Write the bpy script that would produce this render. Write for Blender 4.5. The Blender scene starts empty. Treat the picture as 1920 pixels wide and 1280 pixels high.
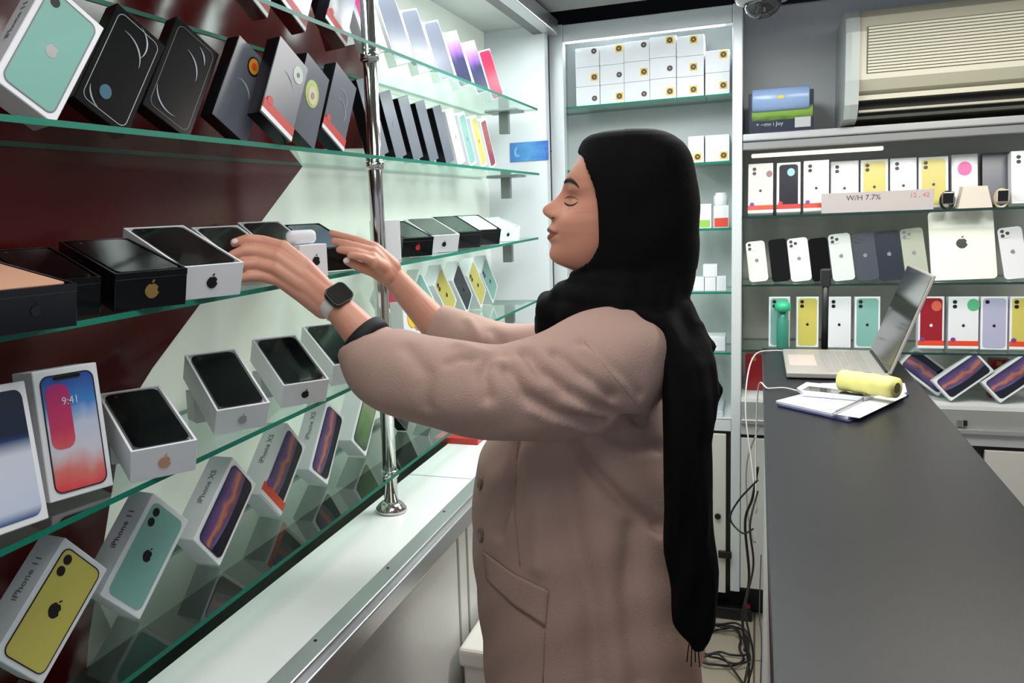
import bpy, bmesh, math, random
from mathutils import Vector, Matrix
from mathutils.bvhtree import BVHTree
random.seed(4)
R = math.radians
scn = bpy.context.scene
C = scn.collection
CH = 1.66                                    # camera height above the floor
# ------------------------------------------------------------------ camera
YAW, PIT, ROL, FL, PCX, PCY = R(-22.013), R(-7.493), R(-2.548), 1634.0, 765.0, 614.0
_c, _s = math.cos(YAW), math.sin(YAW)
FW = Vector((_s*math.cos(PIT), _c*math.cos(PIT), math.sin(PIT)))
_r = Vector((_c, -_s, 0)); _u = _r.cross(FW)
RT = _r*math.cos(ROL)+_u*math.sin(ROL); UP = -_r*math.sin(ROL)+_u*math.cos(ROL)
CAM = Vector((0, 0, CH))
cam = bpy.data.objects.new('camera', bpy.data.cameras.new('camera')); C.objects.link(cam)
m = Matrix((RT, UP, -FW)).transposed().to_4x4(); m.translation = CAM
cam.matrix_world = m
cam.data.sensor_width = 36; cam.data.lens = FL*36/1920
cam.data.shift_x = (960-PCX)/1920; cam.data.shift_y = (PCY-640)/1920
cam.data.clip_start = 0.02
scn.camera = cam
scn.view_settings.view_transform = 'Standard'; scn.view_settings.look = 'None'
scn.view_settings.gamma = 1; scn.view_settings.exposure = -0.2
# ------------------------------------------------------------------ world and lamps
w = bpy.data.worlds.new('added_fill_light'); scn.world = w; w.use_nodes = True  # even fill light, added through the rear and right side left open
w.node_tree.nodes['Background'].inputs[0].default_value = (0.80, 0.88, 1.0, 1)
w.node_tree.nodes['Background'].inputs[1].default_value = 0.56
def area(name, loc, rot, sx, sy, power, col=(1, .97, .92)):
    l = bpy.data.lights.new(name, 'AREA'); l.shape = 'RECTANGLE'; l.size = sx; l.size_y = sy
    l.energy = power; l.color = col
    o = bpy.data.objects.new(name, l); C.objects.link(o); o.location = loc; o.rotation_euler = rot
    return o
area('ceiling_lamp', (-0.28, 0.65, 2.33), (0, 0, 0), 0.6, 1.2, 13, (1, .97, .93))
area('ceiling_lamp', (0.7, 2.6, 2.33), (0, 0, 0), 0.9, 0.5, 26, (1, .95, .86))
area('ceiling_lamp', (-0.25, 2.5, 2.33), (0, 0, 0), 0.4, 1.0, 25, (.93, .98, 1))
area('canopy_lamp', (-0.86, 2.35, 2.30), (0, R(-12), 0), 0.06, 1.7, 8.5, (.90, 1, .96))
area('cabinet_lamp', (0.75, 3.60, CH+.225), (R(-15), 0, 0), 1.5, 0.03, 16, (1, .93, .80))
area('cabinet_lamp', (-0.42, 3.60, CH+.62), (R(-20), 0, 0), 0.6, 0.04, 3.2, (.95, 1, 1))

# ------------------------------------------------------------------ pixel rays -> points on real planes
def ray(x, y): return FW+(x-PCX)/FL*RT-(y-PCY)/FL*UP
def atY(px, py, Y): d = ray(px, py); return CAM+d*(Y/d.y)
def atX(px, py, X): d = ray(px, py); return CAM+d*(X/d.x)
def atZ(px, py, Z): d = ray(px, py); return CAM+d*((Z-CH)/d.z)
# ------------------------------------------------------------------ materials
def lin(c): return tuple(((v/255+.055)/1.055)**2.4 if v > 10 else v/255/12.92 for v in c)
MC = {}
def mat(name, rgb, rough=.5, metal=0, spec=.5, emit=0, coat=0, bump=0, bscale=200, sub=0):
    if name in MC: return MC[name]
    m = bpy.data.materials.new(name); m.use_nodes = True; nt = m.node_tree; b = nt.nodes['Principled BSDF']
    c = (*lin(rgb), 1)
    b.inputs['Base Color'].default_value = c; b.inputs['Roughness'].default_value = rough
    b.inputs['Metallic'].default_value = metal; b.inputs['Specular IOR Level'].default_value = spec
    b.inputs['Coat Weight'].default_value = coat; b.inputs['Coat Roughness'].default_value = .08
    if emit: b.inputs['Emission Color'].default_value = c; b.inputs['Emission Strength'].default_value = emit
    if sub:
        b.inputs['Subsurface Weight'].default_value = sub; b.inputs['Subsurface Radius'].default_value = (.012, .005, .003); b.inputs['Subsurface Scale'].default_value = .6
    if bump:
        n = nt.nodes.new('ShaderNodeTexNoise'); n.inputs['Scale'].default_value = bscale; n.inputs['Detail'].default_value = 4
        tc = nt.nodes.new('ShaderNodeTexCoord'); nt.links.new(tc.outputs['Object'], n.inputs['Vector'])
        bp = nt.nodes.new('ShaderNodeBump'); bp.inputs['Strength'].default_value = bump; bp.inputs['Distance'].default_value = .002
        nt.links.new(n.outputs['Fac'], bp.inputs['Height']); nt.links.new(bp.outputs['Normal'], b.inputs['Normal'])
    MC[name] = m; return m
def ramp_mat(name, stops, axis='Z', noise=0.0, rough=.25, scale=3.0, radial=None):
    """printed picture: colour runs along the generated coordinate of the print"""
    if name in MC: return MC[name]
    m = bpy.data.materials.new(name); m.use_nodes = True; nt = m.node_tree; b = nt.nodes['Principled BSDF']
    tc = nt.nodes.new('ShaderNodeTexCoord'); sp = nt.nodes.new('ShaderNodeSeparateXYZ'); nt.links.new(tc.outputs['Generated'], sp.inputs[0])
    cr = nt.nodes.new('ShaderNodeValToRGB')
    while len(cr.color_ramp.elements) < len(stops): cr.color_ramp.elements.new(.5)
    for e, (p, c) in zip(cr.color_ramp.elements, stops): e.position = p; e.color = (*lin(c), 1)
    if radial:
        vm = nt.nodes.new('ShaderNodeVectorMath'); vm.operation = 'SUBTRACT'; vm.inputs[1].default_value = (radial[0], 0.5, radial[1])
        nt.links.new(tc.outputs['Generated'], vm.inputs[0])
        ms = nt.nodes.new('ShaderNodeVectorMath'); ms.operation = 'MULTIPLY'; ms.inputs[1].default_value = (1, 0, radial[2]); nt.links.new(vm.outputs[0], ms.inputs[0])
        ln = nt.nodes.new('ShaderNodeVectorMath'); ln.operation = 'LENGTH'; nt.links.new(ms.outputs[0], ln.inputs[0]); src = ln.outputs['Value']
    else: src = sp.outputs[axis]
    if noise:
        nz = nt.nodes.new('ShaderNodeTexNoise'); nz.inputs['Scale'].default_value = scale; nt.links.new(tc.outputs['Generated'], nz.inputs['Vector'])
        mm = nt.nodes.new('ShaderNodeMath'); mm.operation = 'MULTIPLY_ADD'; mm.inputs[1].default_value = noise
        nt.links.new(nz.outputs['Fac'], mm.inputs[0]); nt.links.new(src, mm.inputs[2])
        s2 = nt.nodes.new('ShaderNodeMath'); s2.operation = 'SUBTRACT'; s2.inputs[1].default_value = noise*.5; nt.links.new(mm.outputs[0], s2.inputs[0]); src = s2.outputs[0]
    nt.links.new(src, cr.inputs[0]); nt.links.new(cr.outputs[0], b.inputs['Base Color']); b.inputs['Roughness'].default_value = rough
    MC[name] = m; return m
def glass_mat(name, tint, gl=.10, edge=False):
    m = bpy.data.materials.new(name); m.use_nodes = True; nt = m.node_tree; nt.nodes.clear()
    o = nt.nodes.new('ShaderNodeOutputMaterial'); t = nt.nodes.new('ShaderNodeBsdfTransparent'); t.inputs[0].default_value = (*tint, 1)
    g = nt.nodes.new('ShaderNodeBsdfGlossy'); g.inputs['Roughness'].default_value = .03; g.inputs[0].default_value = (.9, 1, .96, 1)
    fr = nt.nodes.new('ShaderNodeFresnel'); fr.inputs[0].default_value = 1.5
    mx = nt.nodes.new('ShaderNodeMixShader'); ge = nt.nodes.new('ShaderNodeNewGeometry'); iv = nt.nodes.new('ShaderNodeMath'); iv.operation = 'SUBTRACT'; iv.inputs[0].default_value = 1; nt.links.new(ge.outputs['Backfacing'], iv.inputs[1])
    ml = nt.nodes.new('ShaderNodeMath'); ml.operation = 'MULTIPLY'; nt.links.new(fr.outputs[0], ml.inputs[0]); nt.links.new(iv.outputs[0], ml.inputs[1]); nt.links.new(ml.outputs[0], mx.inputs[0]); nt.links.new(t.outputs[0], mx.inputs[1]); nt.links.new(g.outputs[0], mx.inputs[2])
    nt.links.new(mx.outputs[0], o.inputs[0]); return m
WHITE = mat('white_laminate', (226, 230, 228), .35)
WCARD = mat('white_card', (232, 234, 238), .4)
BCARD = mat('black_card', (14, 15, 18), .22, spec=.5)
DGLASS = mat('dark_phone_glass', (6, 6, 9), .08, spec=.6)
CHROME = mat('chrome', (205, 203, 198), .12, metal=1)
ALU = mat('brushed_aluminium', (205, 206, 208), .32, metal=.85)
GLASS = glass_mat('shelf_glass', (.90, .955, .93))
GEDGE = mat('green_glass_edge', (8, 118, 96), .45, spec=.25)
GEDGED = mat('dark_glass_edge', (24, 52, 46), .15, spec=.7)
CLEAR = glass_mat('clear_wrap', (.97, .97, .97))

# ------------------------------------------------------------------ mesh helpers
def link(name, bm, m, parent=None, smooth=False, mats=None):
    me = bpy.data.meshes.new(name); bm.normal_update(); bm.to_mesh(me); bm.free()
    for k in (mats or [m]): me.materials.append(k)
    if smooth: me.polygons.foreach_set('use_smooth', [True]*len(me.polygons)); me.update()
    o = bpy.data.objects.new(name, me); C.objects.link(o)
    if parent: o.parent = parent
    return o
def tag(o, label, cat, group=None, kind=None):
    if label: o['label'] = label
    if cat: o['category'] = cat
    if group: o['group'] = group
    if kind: o['kind'] = kind
    return o
def struct(o): o['kind'] = 'structure'; return o
def empty(name, label, cat, loc=(0, 0, 0), group=None, mtx=None):
    o = bpy.data.objects.new(name, None); C.objects.link(o); o.empty_display_size = .05
    if mtx is not None: o.matrix_world = mtx
    else: o.location = loc
    return tag(o, label, cat, group)
def bbox(bm, x0, x1, y0, y1, z0, z1, bev=0, seg=2, mtx=None):
    r = bmesh.ops.create_cube(bm, size=1); vs = r['verts']
    for v in vs: v.co = Vector((x0+(v.co.x+.5)*(x1-x0), y0+(v.co.y+.5)*(y1-y0), z0+(v.co.z+.5)*(z1-z0)))
    if bev:
        es = list({e for v in vs for e in v.link_edges}); g = bmesh.ops.bevel(bm, geom=es, offset=bev, segments=seg, affect='EDGES', profile=.5)
        vs = list({v for f in g['faces'] for v in f.verts} | {v for v in vs if v.is_valid})
    if mtx is not None:
        for v in vs: v.co = mtx @ v.co
    return vs
def box(name, x0, x1, y0, y1, z0, z1, m, parent=None, bev=0):
    bm = bmesh.new(); bbox(bm, x0, x1, y0, y1, z0, z1, bev); return link(name, bm, m, parent)
def rrect(w, h, r, n=5, cx=0, cy=0):
    pts = []
    for qx, qy, a0 in ((1, 1, 0), (-1, 1, 90), (-1, -1, 180), (1, -1, 270)):
        for k in range(n+1):
            a = R(a0+90*k/n); pts.append((cx+qx*(w/2-r)+r*math.cos(a), cy+qy*(h/2-r)+r*math.sin(a)))
    return pts
def prism(bm, pts, y0, y1, axis='y', mtx=None):
    """polygon (u,v) -> u=x, v=z, extruded along y (axis y) or u=x v=y along z (axis z)"""
    def mk(p, d): return Vector((p[0], d, p[1])) if axis == 'y' else Vector((p[0], p[1], d))
    A = [bm.verts.new(mk(p, y0)) for p in pts]; B = [bm.verts.new(mk(p, y1)) for p in pts]
    fs = [bm.faces.new(A), bm.faces.new(B[::-1])]
    n = len(pts)
    for i in range(n): fs.append(bm.faces.new((A[i], B[i], B[(i+1) % n], A[(i+1) % n])))
    if mtx is not None:
        for v in A+B: v.co = mtx @ v.co
    bmesh.ops.recalc_face_normals(bm, faces=fs)
    return A+B
def tube(bm, pts, rad, n=8, cap=True, flat=None):
    pts = [Vector(p) for p in pts]; rr = rad if isinstance(rad, (list, tuple)) else [rad]*len(pts)
    T = [(pts[min(i+1, len(pts)-1)]-pts[max(i-1, 0)]).normalized() for i in range(len(pts))]
    ref = Vector((0, 0, 1)) if abs(T[0].z) < .9 else Vector((1, 0, 0))
    u = T[0].cross(ref).normalized(); rings = []
    for p, t, r in zip(pts, T, rr):
        u = (u-t*u.dot(t)).normalized(); v = t.cross(u)
        rings.append([bm.verts.new(p+(u*math.cos(a)+v*math.sin(a))*r) for a in [2*math.pi*k/n for k in range(n)]])
    for A, B in zip(rings, rings[1:]):
        for k in range(n): bm.faces.new((A[k], A[(k+1) % n], B[(k+1) % n], B[k]))
    if cap: bm.faces.new(rings[0][::-1]); bm.faces.new(rings[-1])
    return rings
def smoothpath(pts, k=6):
    P = [Vector(p) for p in pts]; out = []
    for i in range(len(P)-1):
        a, b, c, d = P[max(i-1, 0)], P[i], P[i+1], P[min(i+2, len(P)-1)]
        for j in range(k):
            t = j/k; out.append(.5*((2*b)+(c-a)*t+(2*a-5*b+4*c-d)*t*t+(3*b-a-3*c+d)*t**3))
    out.append(P[-1]); return out
def lathe(bm, prof, n=24, center=(0, 0, 0), axis='z'):
    rings = []
    for r, z in prof:
        ring = []
        for k in range(n):
            a = 2*math.pi*k/n; x, y = r*math.cos(a), r*math.sin(a)
            ring.append(bm.verts.new(Vector((x, y, z))+Vector(center) if axis == 'z' else Vector((x, z, y))+Vector(center)))
        rings.append(ring)
    for A, B in zip(rings, rings[1:]):
        for k in range(n): bm.faces.new((A[k], A[(k+1) % n], B[(k+1) % n], B[k]))
    bm.faces.new(rings[0][::-1]); bm.faces.new(rings[-1]); bmesh.ops.recalc_face_normals(bm, faces=bm.faces[:])
def logo_pts(s):
    """fruit outline with a bite on the right; s = width"""
    out = []
    for k in range(56):
        a = 2*math.pi*k/56; x, y = math.sin(a), math.cos(a)
        r = .5*(1-.20*math.exp(-((a if a < math.pi else a-2*math.pi)/.30)**2)-.05*math.exp(-((a-math.pi)/.25)**2))
        r *= 1+.05*math.cos(4*a)*.6
        px, py = x*r*1.0, y*r*1.06
        bx, by = .56, .06; d = math.hypot(px-bx, py-by)
        if d < .2: q = .2/max(d, 1e-4); px, py = bx+(px-bx)*q, by+(py-by)*q
        out.append((px*s, py*s))
    return out
def leaf_pts(s):
    return [((.08+.07*math.sin(t)+.08*(math.cos(t)))*s, (.66+.12*math.cos(t))*s) for t in [2*math.pi*k/12 for k in range(12)]]
def add_logo(parent, w, x, z, m, y=-.0012, rot=0, name='fruit_logo', plane='y', zz=0):
    bm = bmesh.new(); M = Matrix.Translation((x, 0, z)) @ Matrix.Rotation(rot, 4, 'Y') if plane == 'y' else Matrix.Translation((x, z, 0)) @ Matrix.Rotation(rot, 4, 'Z')
    if plane == 'y':
        prism(bm, logo_pts(w), y, y+.0008, mtx=M); prism(bm, leaf_pts(w), y, y+.0008, mtx=M)
    else:
        prism(bm, logo_pts(w), zz, zz+.0008, 'z', M); prism(bm, leaf_pts(w), zz, zz+.0008, 'z', M)
    return link(name, bm, m, parent)
def ring_poly(bm, w, h, r, th, y0, y1, cx=0, cz=0):
    a = rrect(w, h, r, 5, cx, cz); b = rrect(w-2*th, h-2*th, max(r-th, .0005), 5, cx, cz); n = len(a)
    V = lambda p, y: bm.verts.new((p[0], y, p[1]))
    A0 = [V(p, y0) for p in a]; B0 = [V(p, y0) for p in b]; A1 = [V(p, y1) for p in a]; B1 = [V(p, y1) for p in b]; fs = []
    for i in range(n):
        j = (i+1) % n
        fs += [bm.faces.new((A0[i], A0[j], B0[j], B0[i])), bm.faces.new((A1[j], A1[i], B1[i], B1[j])), bm.faces.new((A0[j], A0[i], A1[i], A1[j])), bm.faces.new((B0[i], B0[j], B1[j], B1[i]))]
    bmesh.ops.recalc_face_normals(bm, faces=fs)
_font = None
def text_part(s, size, parent, m, mtx, name='lettering', ext=.0003, align='CENTER'):
    cu = bpy.data.curves.new('t', 'FONT'); cu.body = s; cu.size = size; cu.extrude = ext; cu.align_x = align; cu.align_y = 'CENTER'; cu.resolution_u = 2
    t = bpy.data.objects.new('t', cu); C.objects.link(t)
    dg = bpy.context.evaluated_depsgraph_get(); me = bpy.data.meshes.new_from_object(t.evaluated_get(dg)); bpy.data.objects.remove(t)
    me.materials.clear(); me.materials.append(m); o = bpy.data.objects.new(name, me); C.objects.link(o); o.parent = parent; o.matrix_local = mtx
    return o
TXM = Matrix(((1, 0, 0, 0), (0, 0, -1, 0), (0, 1, 0, 0), (0, 0, 0, 1)))   # text x->x, y->z, faces -y

# ------------------------------------------------------------------ retail box
def frame(az, lean, roll):
    az, lean, roll = R(az), R(lean), R(roll)
    W0, N0, U0 = Vector((0, 1, 0)), Vector((1, 0, 0)), Vector((0, 0, 1))
    W1 = math.cos(roll)*W0-math.sin(roll)*U0; U1 = math.sin(roll)*W0+math.cos(roll)*U0
    def f(v):
        c, s = math.cos(lean), math.sin(lean); v = Vector((c*v.x-s*v.z, v.y, s*v.x+c*v.z))
        c, s = math.cos(az), math.sin(az); return Vector((c*v.x-s*v.y, s*v.x+c*v.y, v.z))
    return f(W1), f(N0), f(U1)
def box_mtx(x, y, z, az, lean, roll, w, h, t):
    """front-bottom-centre at x,y ; lowest corner put on height z"""
    W, N, U = frame(az, lean, roll)
    lo = min((W*w*a+U*h*b-N*t*c).z for a in (-.5, .5) for b in (0, 1) for c in (0, 1))
    M = Matrix((W, -N, U)).transposed().to_4x4(); M.translation = (x, y, z-lo+.0006); return M
ORANGE = mat('orange_strip', (226, 70, 32), .5); RED = mat('red_strip', (196, 40, 36), .5); INK = mat('black_ink', (14, 14, 16), .4)
COPPER = mat('copper_foil', (206, 158, 132), .4); GOLDF = mat('gold_foil', (176, 142, 78), .35, metal=.5); SILV = mat('silver_foil', (180, 180, 182), .35, metal=.3); GREYI = mat('grey_ink', (120, 122, 128), .5)
PURP = mat('purple_ink', (120, 60, 140), .5)
def planet_mat():
    if 'print_planet' in MC: return MC['print_planet']
    m = ramp_mat('print_planet', [(0, (58, 52, 96)), (.30, (108, 78, 130)), (.42, (196, 122, 84)), (.52, (120, 74, 96)), (.62, (92, 74, 134)), (.8, (110, 120, 160)), (1, (150, 150, 170))], 'X', .55, scale=2.4)
    nt = m.node_tree; b = nt.nodes['Principled BSDF']; src = b.inputs['Base Color'].links[0].from_socket
    tc = nt.nodes.new('ShaderNodeTexCoord'); vs = nt.nodes.new('ShaderNodeVectorMath'); vs.operation = 'MULTIPLY_ADD'; vs.inputs[1].default_value = (1, 0, .86); vs.inputs[2].default_value = (.10, 0, -.46)
    nt.links.new(tc.outputs['Generated'], vs.inputs[0]); ln = nt.nodes.new('ShaderNodeVectorMath'); ln.operation = 'LENGTH'; nt.links.new(vs.outputs[0], ln.inputs[0])
    gt = nt.nodes.new('ShaderNodeMapRange'); gt.inputs[1].default_value = .80; gt.inputs[2].default_value = .83; nt.links.new(ln.outputs['Value'], gt.inputs[0])
    mx = nt.nodes.new('ShaderNodeMix'); mx.data_type = 'RGBA'; mx.inputs[7].default_value = (*lin((22, 22, 34)), 1)
    nt.links.new(gt.outputs[0], mx.inputs[0]); nt.links.new(src, mx.inputs[6]); nt.links.new(mx.outputs[2], b.inputs['Base Color']); return m
PIC = {
 'teal': lambda: mat('print_teal', (128, 178, 168), .3), 'yellow': lambda: mat('print_yellow', (204, 192, 96), .3),
 'white': lambda: mat('print_white', (228, 230, 234), .25), 'red': lambda: mat('print_red', (150, 24, 36), .25),
 'lavender': lambda: mat('print_lavender', (176, 176, 202), .25), 'black': lambda: mat('print_black', (34, 37, 46), .2),
 'silver': lambda: mat('print_silver', (122, 127, 142), .25), 'pink': lambda: mat('print_pink', (226, 70, 160), .3),
 'peach': lambda: mat('print_peach', (232, 214, 200), .3), 'magenta': lambda: mat('print_magenta', (190, 44, 84), .3),
 'navy': lambda: ramp_mat('print_navy', [(0, (40, 80, 130)), (.08, (196, 206, 226)), (.5, (200, 206, 220)), (.62, (20, 52, 100)), (.66, (16, 30, 56)), (1, (20, 34, 56))], 'Z'),
 'wave': lambda: ramp_mat('print_wave', [(0, (226, 60, 70)), (.18, (214, 120, 110)), (.34, (206, 204, 214)), (.55, (190, 200, 222)), (.70, (60, 130, 200)), (1, (34, 60, 150))], 'Z', .25, scale=2.2),
 'planet': lambda: planet_mat(),
 'green': lambda: ramp_mat('print_green', [(0, (70, 90, 60)), (.5, (110, 140, 90)), (.75, (150, 150, 120)), (1, (60, 80, 60))], 'Z', .4, scale=3),
 'violet': lambda: ramp_mat('print_violet', [(0, (60, 66, 90)), (.45, (70, 70, 110)), (.7, (170, 120, 210)), (1, (200, 180, 225))], 'Z', .3, scale=3),
}
def retail_box(label, cat, M, w, h, t, body='w', pic=None, outline=None, logo=None, lens=0, strip=None, arcs=None, spine=None, badge=None, group=None, name='phone_box', clock=False, border=.0085, far=False, spinecol=None):
    e = empty(name, label, cat, group=group, mtx=M)
    bm = bmesh.new(); bbox(bm, -w/2, w/2, 0, t, 0, h, .0012, 1)
    seam = link('box_body', bm, {'w': WCARD, 'k': BCARD, 'g': BCARD}[body], e)
    if body == 'g': bm = bmesh.new(); bbox(bm, -w/2+.0006, w/2-.0006, -.0005, .0002, .0006, h-.0006); link('cover_print', bm, mat('sheen_painted_cover', (96, 100, 112), .28, spec=.6), e)  # light reflected by glossy black card, painted as a flat grey plate
    if pic:
        bm = bmesh.new(); pw, ph = w-2*border, h-2*border
        prism(bm, rrect(pw, ph, .011, 5, 0, h/2), -.0008, .0002); link('cover_print', bm, PIC[pic](), e)
        if outline:
            bm = bmesh.new(); ring_poly(bm, pw+.0015, ph+.0015, .0115, .0016, -.0011, .0002, 0, h/2); link('print_outline', bm, outline, e)
    elif outline:
        bm = bmesh.new(); ring_poly(bm, w-2*border, h-2*border, .012, .0009, -.0006, .0002, 0, h/2); link('print_outline', bm, outline, e)
    if pic == 'wave':
        bm = bmesh.new(); prism(bm, rrect(w*.36, h*.5, .012, 4, -w*.18, h*.63), -.0011, -.0006); link('cover_swirl', bm, ramp_mat('print_pinkswirl', [(0, (214, 90, 90)), (.3, (196, 50, 90)), (1, (176, 30, 110))], 'Z', .2), e)
        bm = bmesh.new(); prism(bm, rrect(w*.42, h*.035, .004, 3, 0, h-border-h*.022), -.0014, -.0009); link('screen_notch', bm, INK, e)
    if clock: text_part('9:41', h*.085, e, mat('pale_ink', (200, 214, 236), .5), Matrix.Translation((0, -.0014, h*.74)) @ TXM, 'clock_lettering')
    if logo is not None: add_logo(e, logo[0], logo[1]*w, logo[2]*h, logo[3])
    for k in range(lens):
        bm = bmesh.new(); cx, cz = -w/2+border+.013, h-border-.013-k*.0165
        prism(bm, [(cx+.0068*math.cos(2*math.pi*i/14), cz+.0068*math.sin(2*math.pi*i/14)) for i in range(14)], -.0015, -.0002); link('lens_print', bm, INK, e)
    if strip:
        bm = bmesh.new(); bbox(bm, -w/2-.0005, w/2+.0005, -.0018, -.0003, .012, .030); link('shop_strip', bm, strip, e)
        bm = bmesh.new(); bbox(bm, -w/2-.0005, w/2+.0005, -.0018, -.0003, .003, .012); link('strip_edge', bm, WCARD, e)
        bm = bmesh.new(); prism(bm, [(-w*.34+.008*math.cos(2*math.pi*i/14), .034+.008*math.sin(2*math.pi*i/14)) for i in range(14)], -.0021, -.0004); link('shop_seal', bm, PURP if strip is ORANGE else RED, e)
    if arcs:
        for k, (cx, cz, r, a0, a1) in enumerate(arcs):
            bm = bmesh.new(); tube(bm, [(cx*w+r*math.cos(R(a0+(a1-a0)*i/12)), -.0006, cz*h+r*math.sin(R(a0+(a1-a0)*i/12))) for i in range(13)], [.0002+.0011*math.sin(math.pi*i/12) for i in range(13)], 6)
            link('arc_print', bm, mat('arc_ink', (186, 196, 206), .4), e)
    if badge:
        for k, (cx, cz, r, m_) in enumerate(badge):
            bm = bmesh.new(); prism(bm, [(cx*w+r*math.cos(2*math.pi*i/20), cz*h+r*1.15*math.sin(2*math.pi*i/20)) for i in range(20)], -.0012-.0006*k, -.0002); link('round_sticker', bm, m_, e)
    if spine:   # lettering on the left edge of the box, reading up it
        text_part(spine, .016, e, spinecol or GREYI, Matrix(((0, 0, -1, -w/2-.0004), (0, -1, 0, t*.5), (-1, 0, 0, h*.62), (0, 0, 0, 1))) @ Matrix.Rotation(math.pi, 4, 'Z'), 'spine_lettering')
    return e
LIE_W, LIE_H, LIE_T = .095, .05, .17
def open_box(label, plabel, M, w, h, t, body='w', logo=None, screen=DGLASS, phone=True, group=None, pgroup=None):
    """tray lying on its back with a phone lying in it; the labelled end faces -y"""
    e = empty('open_phone_box', label, 'box', group=group, mtx=M)
    mt = WCARD if body == 'w' else BCARD
    bm = bmesh.new(); th = .0035
    bbox(bm, -w/2, w/2, 0, t, 0, h-.008, .0008, 1); link('box_base', bm, mt, e)
    bm = bmesh.new()
    for a in ((-w/2, w/2, 0, th), (-w/2, w/2, t-th, t)): bbox(bm, a[0], a[1], a[2], a[3], h-.0085, h)
    for s in (-1, 1): bbox(bm, min(s*w/2, s*(w/2-th)), max(s*w/2, s*(w/2-th)), th, t-th, h-.0085, h)
    link('box_rim', bm, mt, e)
    if logo: add_logo(e, logo[0], 0, h*.48, logo[1])
    if phone:
        ph = empty('display_phone', plabel, 'phone', group=pgroup, mtx=M @ Matrix.Translation((0, t*.5, h-.0078)))
        pw, pl = w-2*th-.006, t-2*th-.006
        bm = bmesh.new(); prism(bm, rrect(pw, pl, .011), 0, .0068, 'z'); link('phone_body', bm, mat('phone_rim', (120, 122, 128), .3, metal=.6) if body == 'w' else BCARD, ph)
        bm = bmesh.new(); prism(bm, rrect(pw-.002, pl-.002, .010), .0064, .0078, 'z'); link('screen', bm, screen, ph)
        bm = bmesh.new(); prism(bm, [(-pw*.3+.0022*math.cos(k*.6), pl*.43+.0022*math.sin(k*.6)) for k in range(10)], .0076, .0083, 'z'); link('camera_dot', bm, mat('lens_grey', (60, 64, 72), .2), ph)
    return e

# ================================================================== SETTING
def slab(name, *a, m=None, bev=0):
    o = box(name, *a, m, bev=bev); return struct(o)
CONC = mat('floor_tile', (150, 138, 122), .45)
FLOORM = CONC
nt = CONC.node_tree; br = nt.nodes.new('ShaderNodeTexBrick'); br.offset = 0; br.inputs['Scale'].default_value = 1; br.inputs['Brick Width'].default_value = .4; br.inputs['Row Height'].default_value = .4; br.inputs['Mortar Size'].default_value = .004
br.inputs['Color1'].default_value = (*lin((172, 158, 140)), 1); br.inputs['Color2'].default_value = (*lin((160, 148, 130)), 1); br.inputs['Mortar'].default_value = (*lin((90, 82, 74)), 1)
tc = nt.nodes.new('ShaderNodeTexCoord'); nt.links.new(tc.outputs['Object'], br.inputs['Vector']); nt.links.new(br.outputs['Color'], nt.nodes['Principled BSDF'].inputs['Base Color'])
slab('floor', -1.4, 3.2, -1.6, 4.1, -.05, 0, m=CONC)
slab('wall_left', -1.10, -1.04, -1.6, 3.9, 0, 2.7, m=mat('grey_wall', (150, 152, 150), .7))
slab('wall_back', -1.04, 3.2, 3.82, 3.9, 0, 2.7, m=mat('back_wall_grey', (196, 198, 200), .6))
slab('ceiling', -.80, 3.2, -1.6, 3.36, CH+.72, CH+.76, m=mat('ceiling_grey', (150, 150, 150), .6))
slab('ceiling_recess', -1.04, 3.2, 3.30, 3.86, 2.62, 2.7, m=mat('recess_black', (16, 16, 17), .8))
slab('trim_1', -1.04, 3.2, 3.8, 3.82, 2.395, 2.62, m=MC['recess_black'])
# back panel of the left display: pale glossy glass, dark red field with an arrow-shaped edge
XW, XE = -1.0, -.77
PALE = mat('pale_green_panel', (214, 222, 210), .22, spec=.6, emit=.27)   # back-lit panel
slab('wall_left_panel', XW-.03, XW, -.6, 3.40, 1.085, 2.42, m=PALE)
slab('trim_4', XW-.03, XW-.0005, -.6, 3.40, .955, 1.0845, m=mat('plinth_greygreen', (150, 160, 152), .3))
ytip = atX(568, 310, XW+.003)
def wp(px, py): p = atX(px, py, XW+.003); return (p.y, p.z)
tip, bot = wp(568, 310), wp(165, 1200)
k = (tip[1]-bot[1])/(tip[0]-bot[0])
pl = [(-.6, .957), (wp(165, 1200)[0]-.01, .957), wp(165, 1200), wp(232, 775), wp(285, 690), tip, (tip[0]-.03, tip[1]+.035), (wp(692, 250)[0], tip[1]+.06), (wp(690, 90)[0], wp(690, 90)[1]), (tip[0]+.10, 2.41), (-.6, 2.41)]
bm = bmesh.new(); A = [bm.verts.new((XW+.004, y, z)) for y, z in pl]; B = [bm.verts.new((XW, y, z)) for y, z in pl]
bm.faces.new(A); bm.faces.new(B[::-1])
for i in range(len(pl)): bm.faces.new((A[i], B[i], B[(i+1) % len(pl)], A[(i+1) % len(pl)]))
bmesh.ops.recalc_face_normals(bm, faces=bm.faces[:])
struct(link('trim_2', bm, mat('dark_red_panel', (72, 3, 5), .16, spec=.45)))
# end panel of the left display + canopy
slab('wall_left_end', XW, -.762, 3.40, 3.46, .80, 2.42, m=mat('end_panel_white', (222, 226, 230), .35))
slab('trim_3', XW, XE+.03, -.6, 3.40, 2.345, 2.375, m=mat('canopy_board', (196, 198, 198), .4))
o = empty('canopy_rail', 'brushed white metal rail along the top of the glass shelves', 'rail')
box('rail_face', XE+.0, XE+.05, -.6, 3.46, CH+.655, CH+.71, ALU, o, .004)
box('rail_groove', XE-.035, XE+.001, -.6, 3.46, CH+.655, CH+.675, mat('rail_dark', (88, 92, 92), .4), o)
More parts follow.
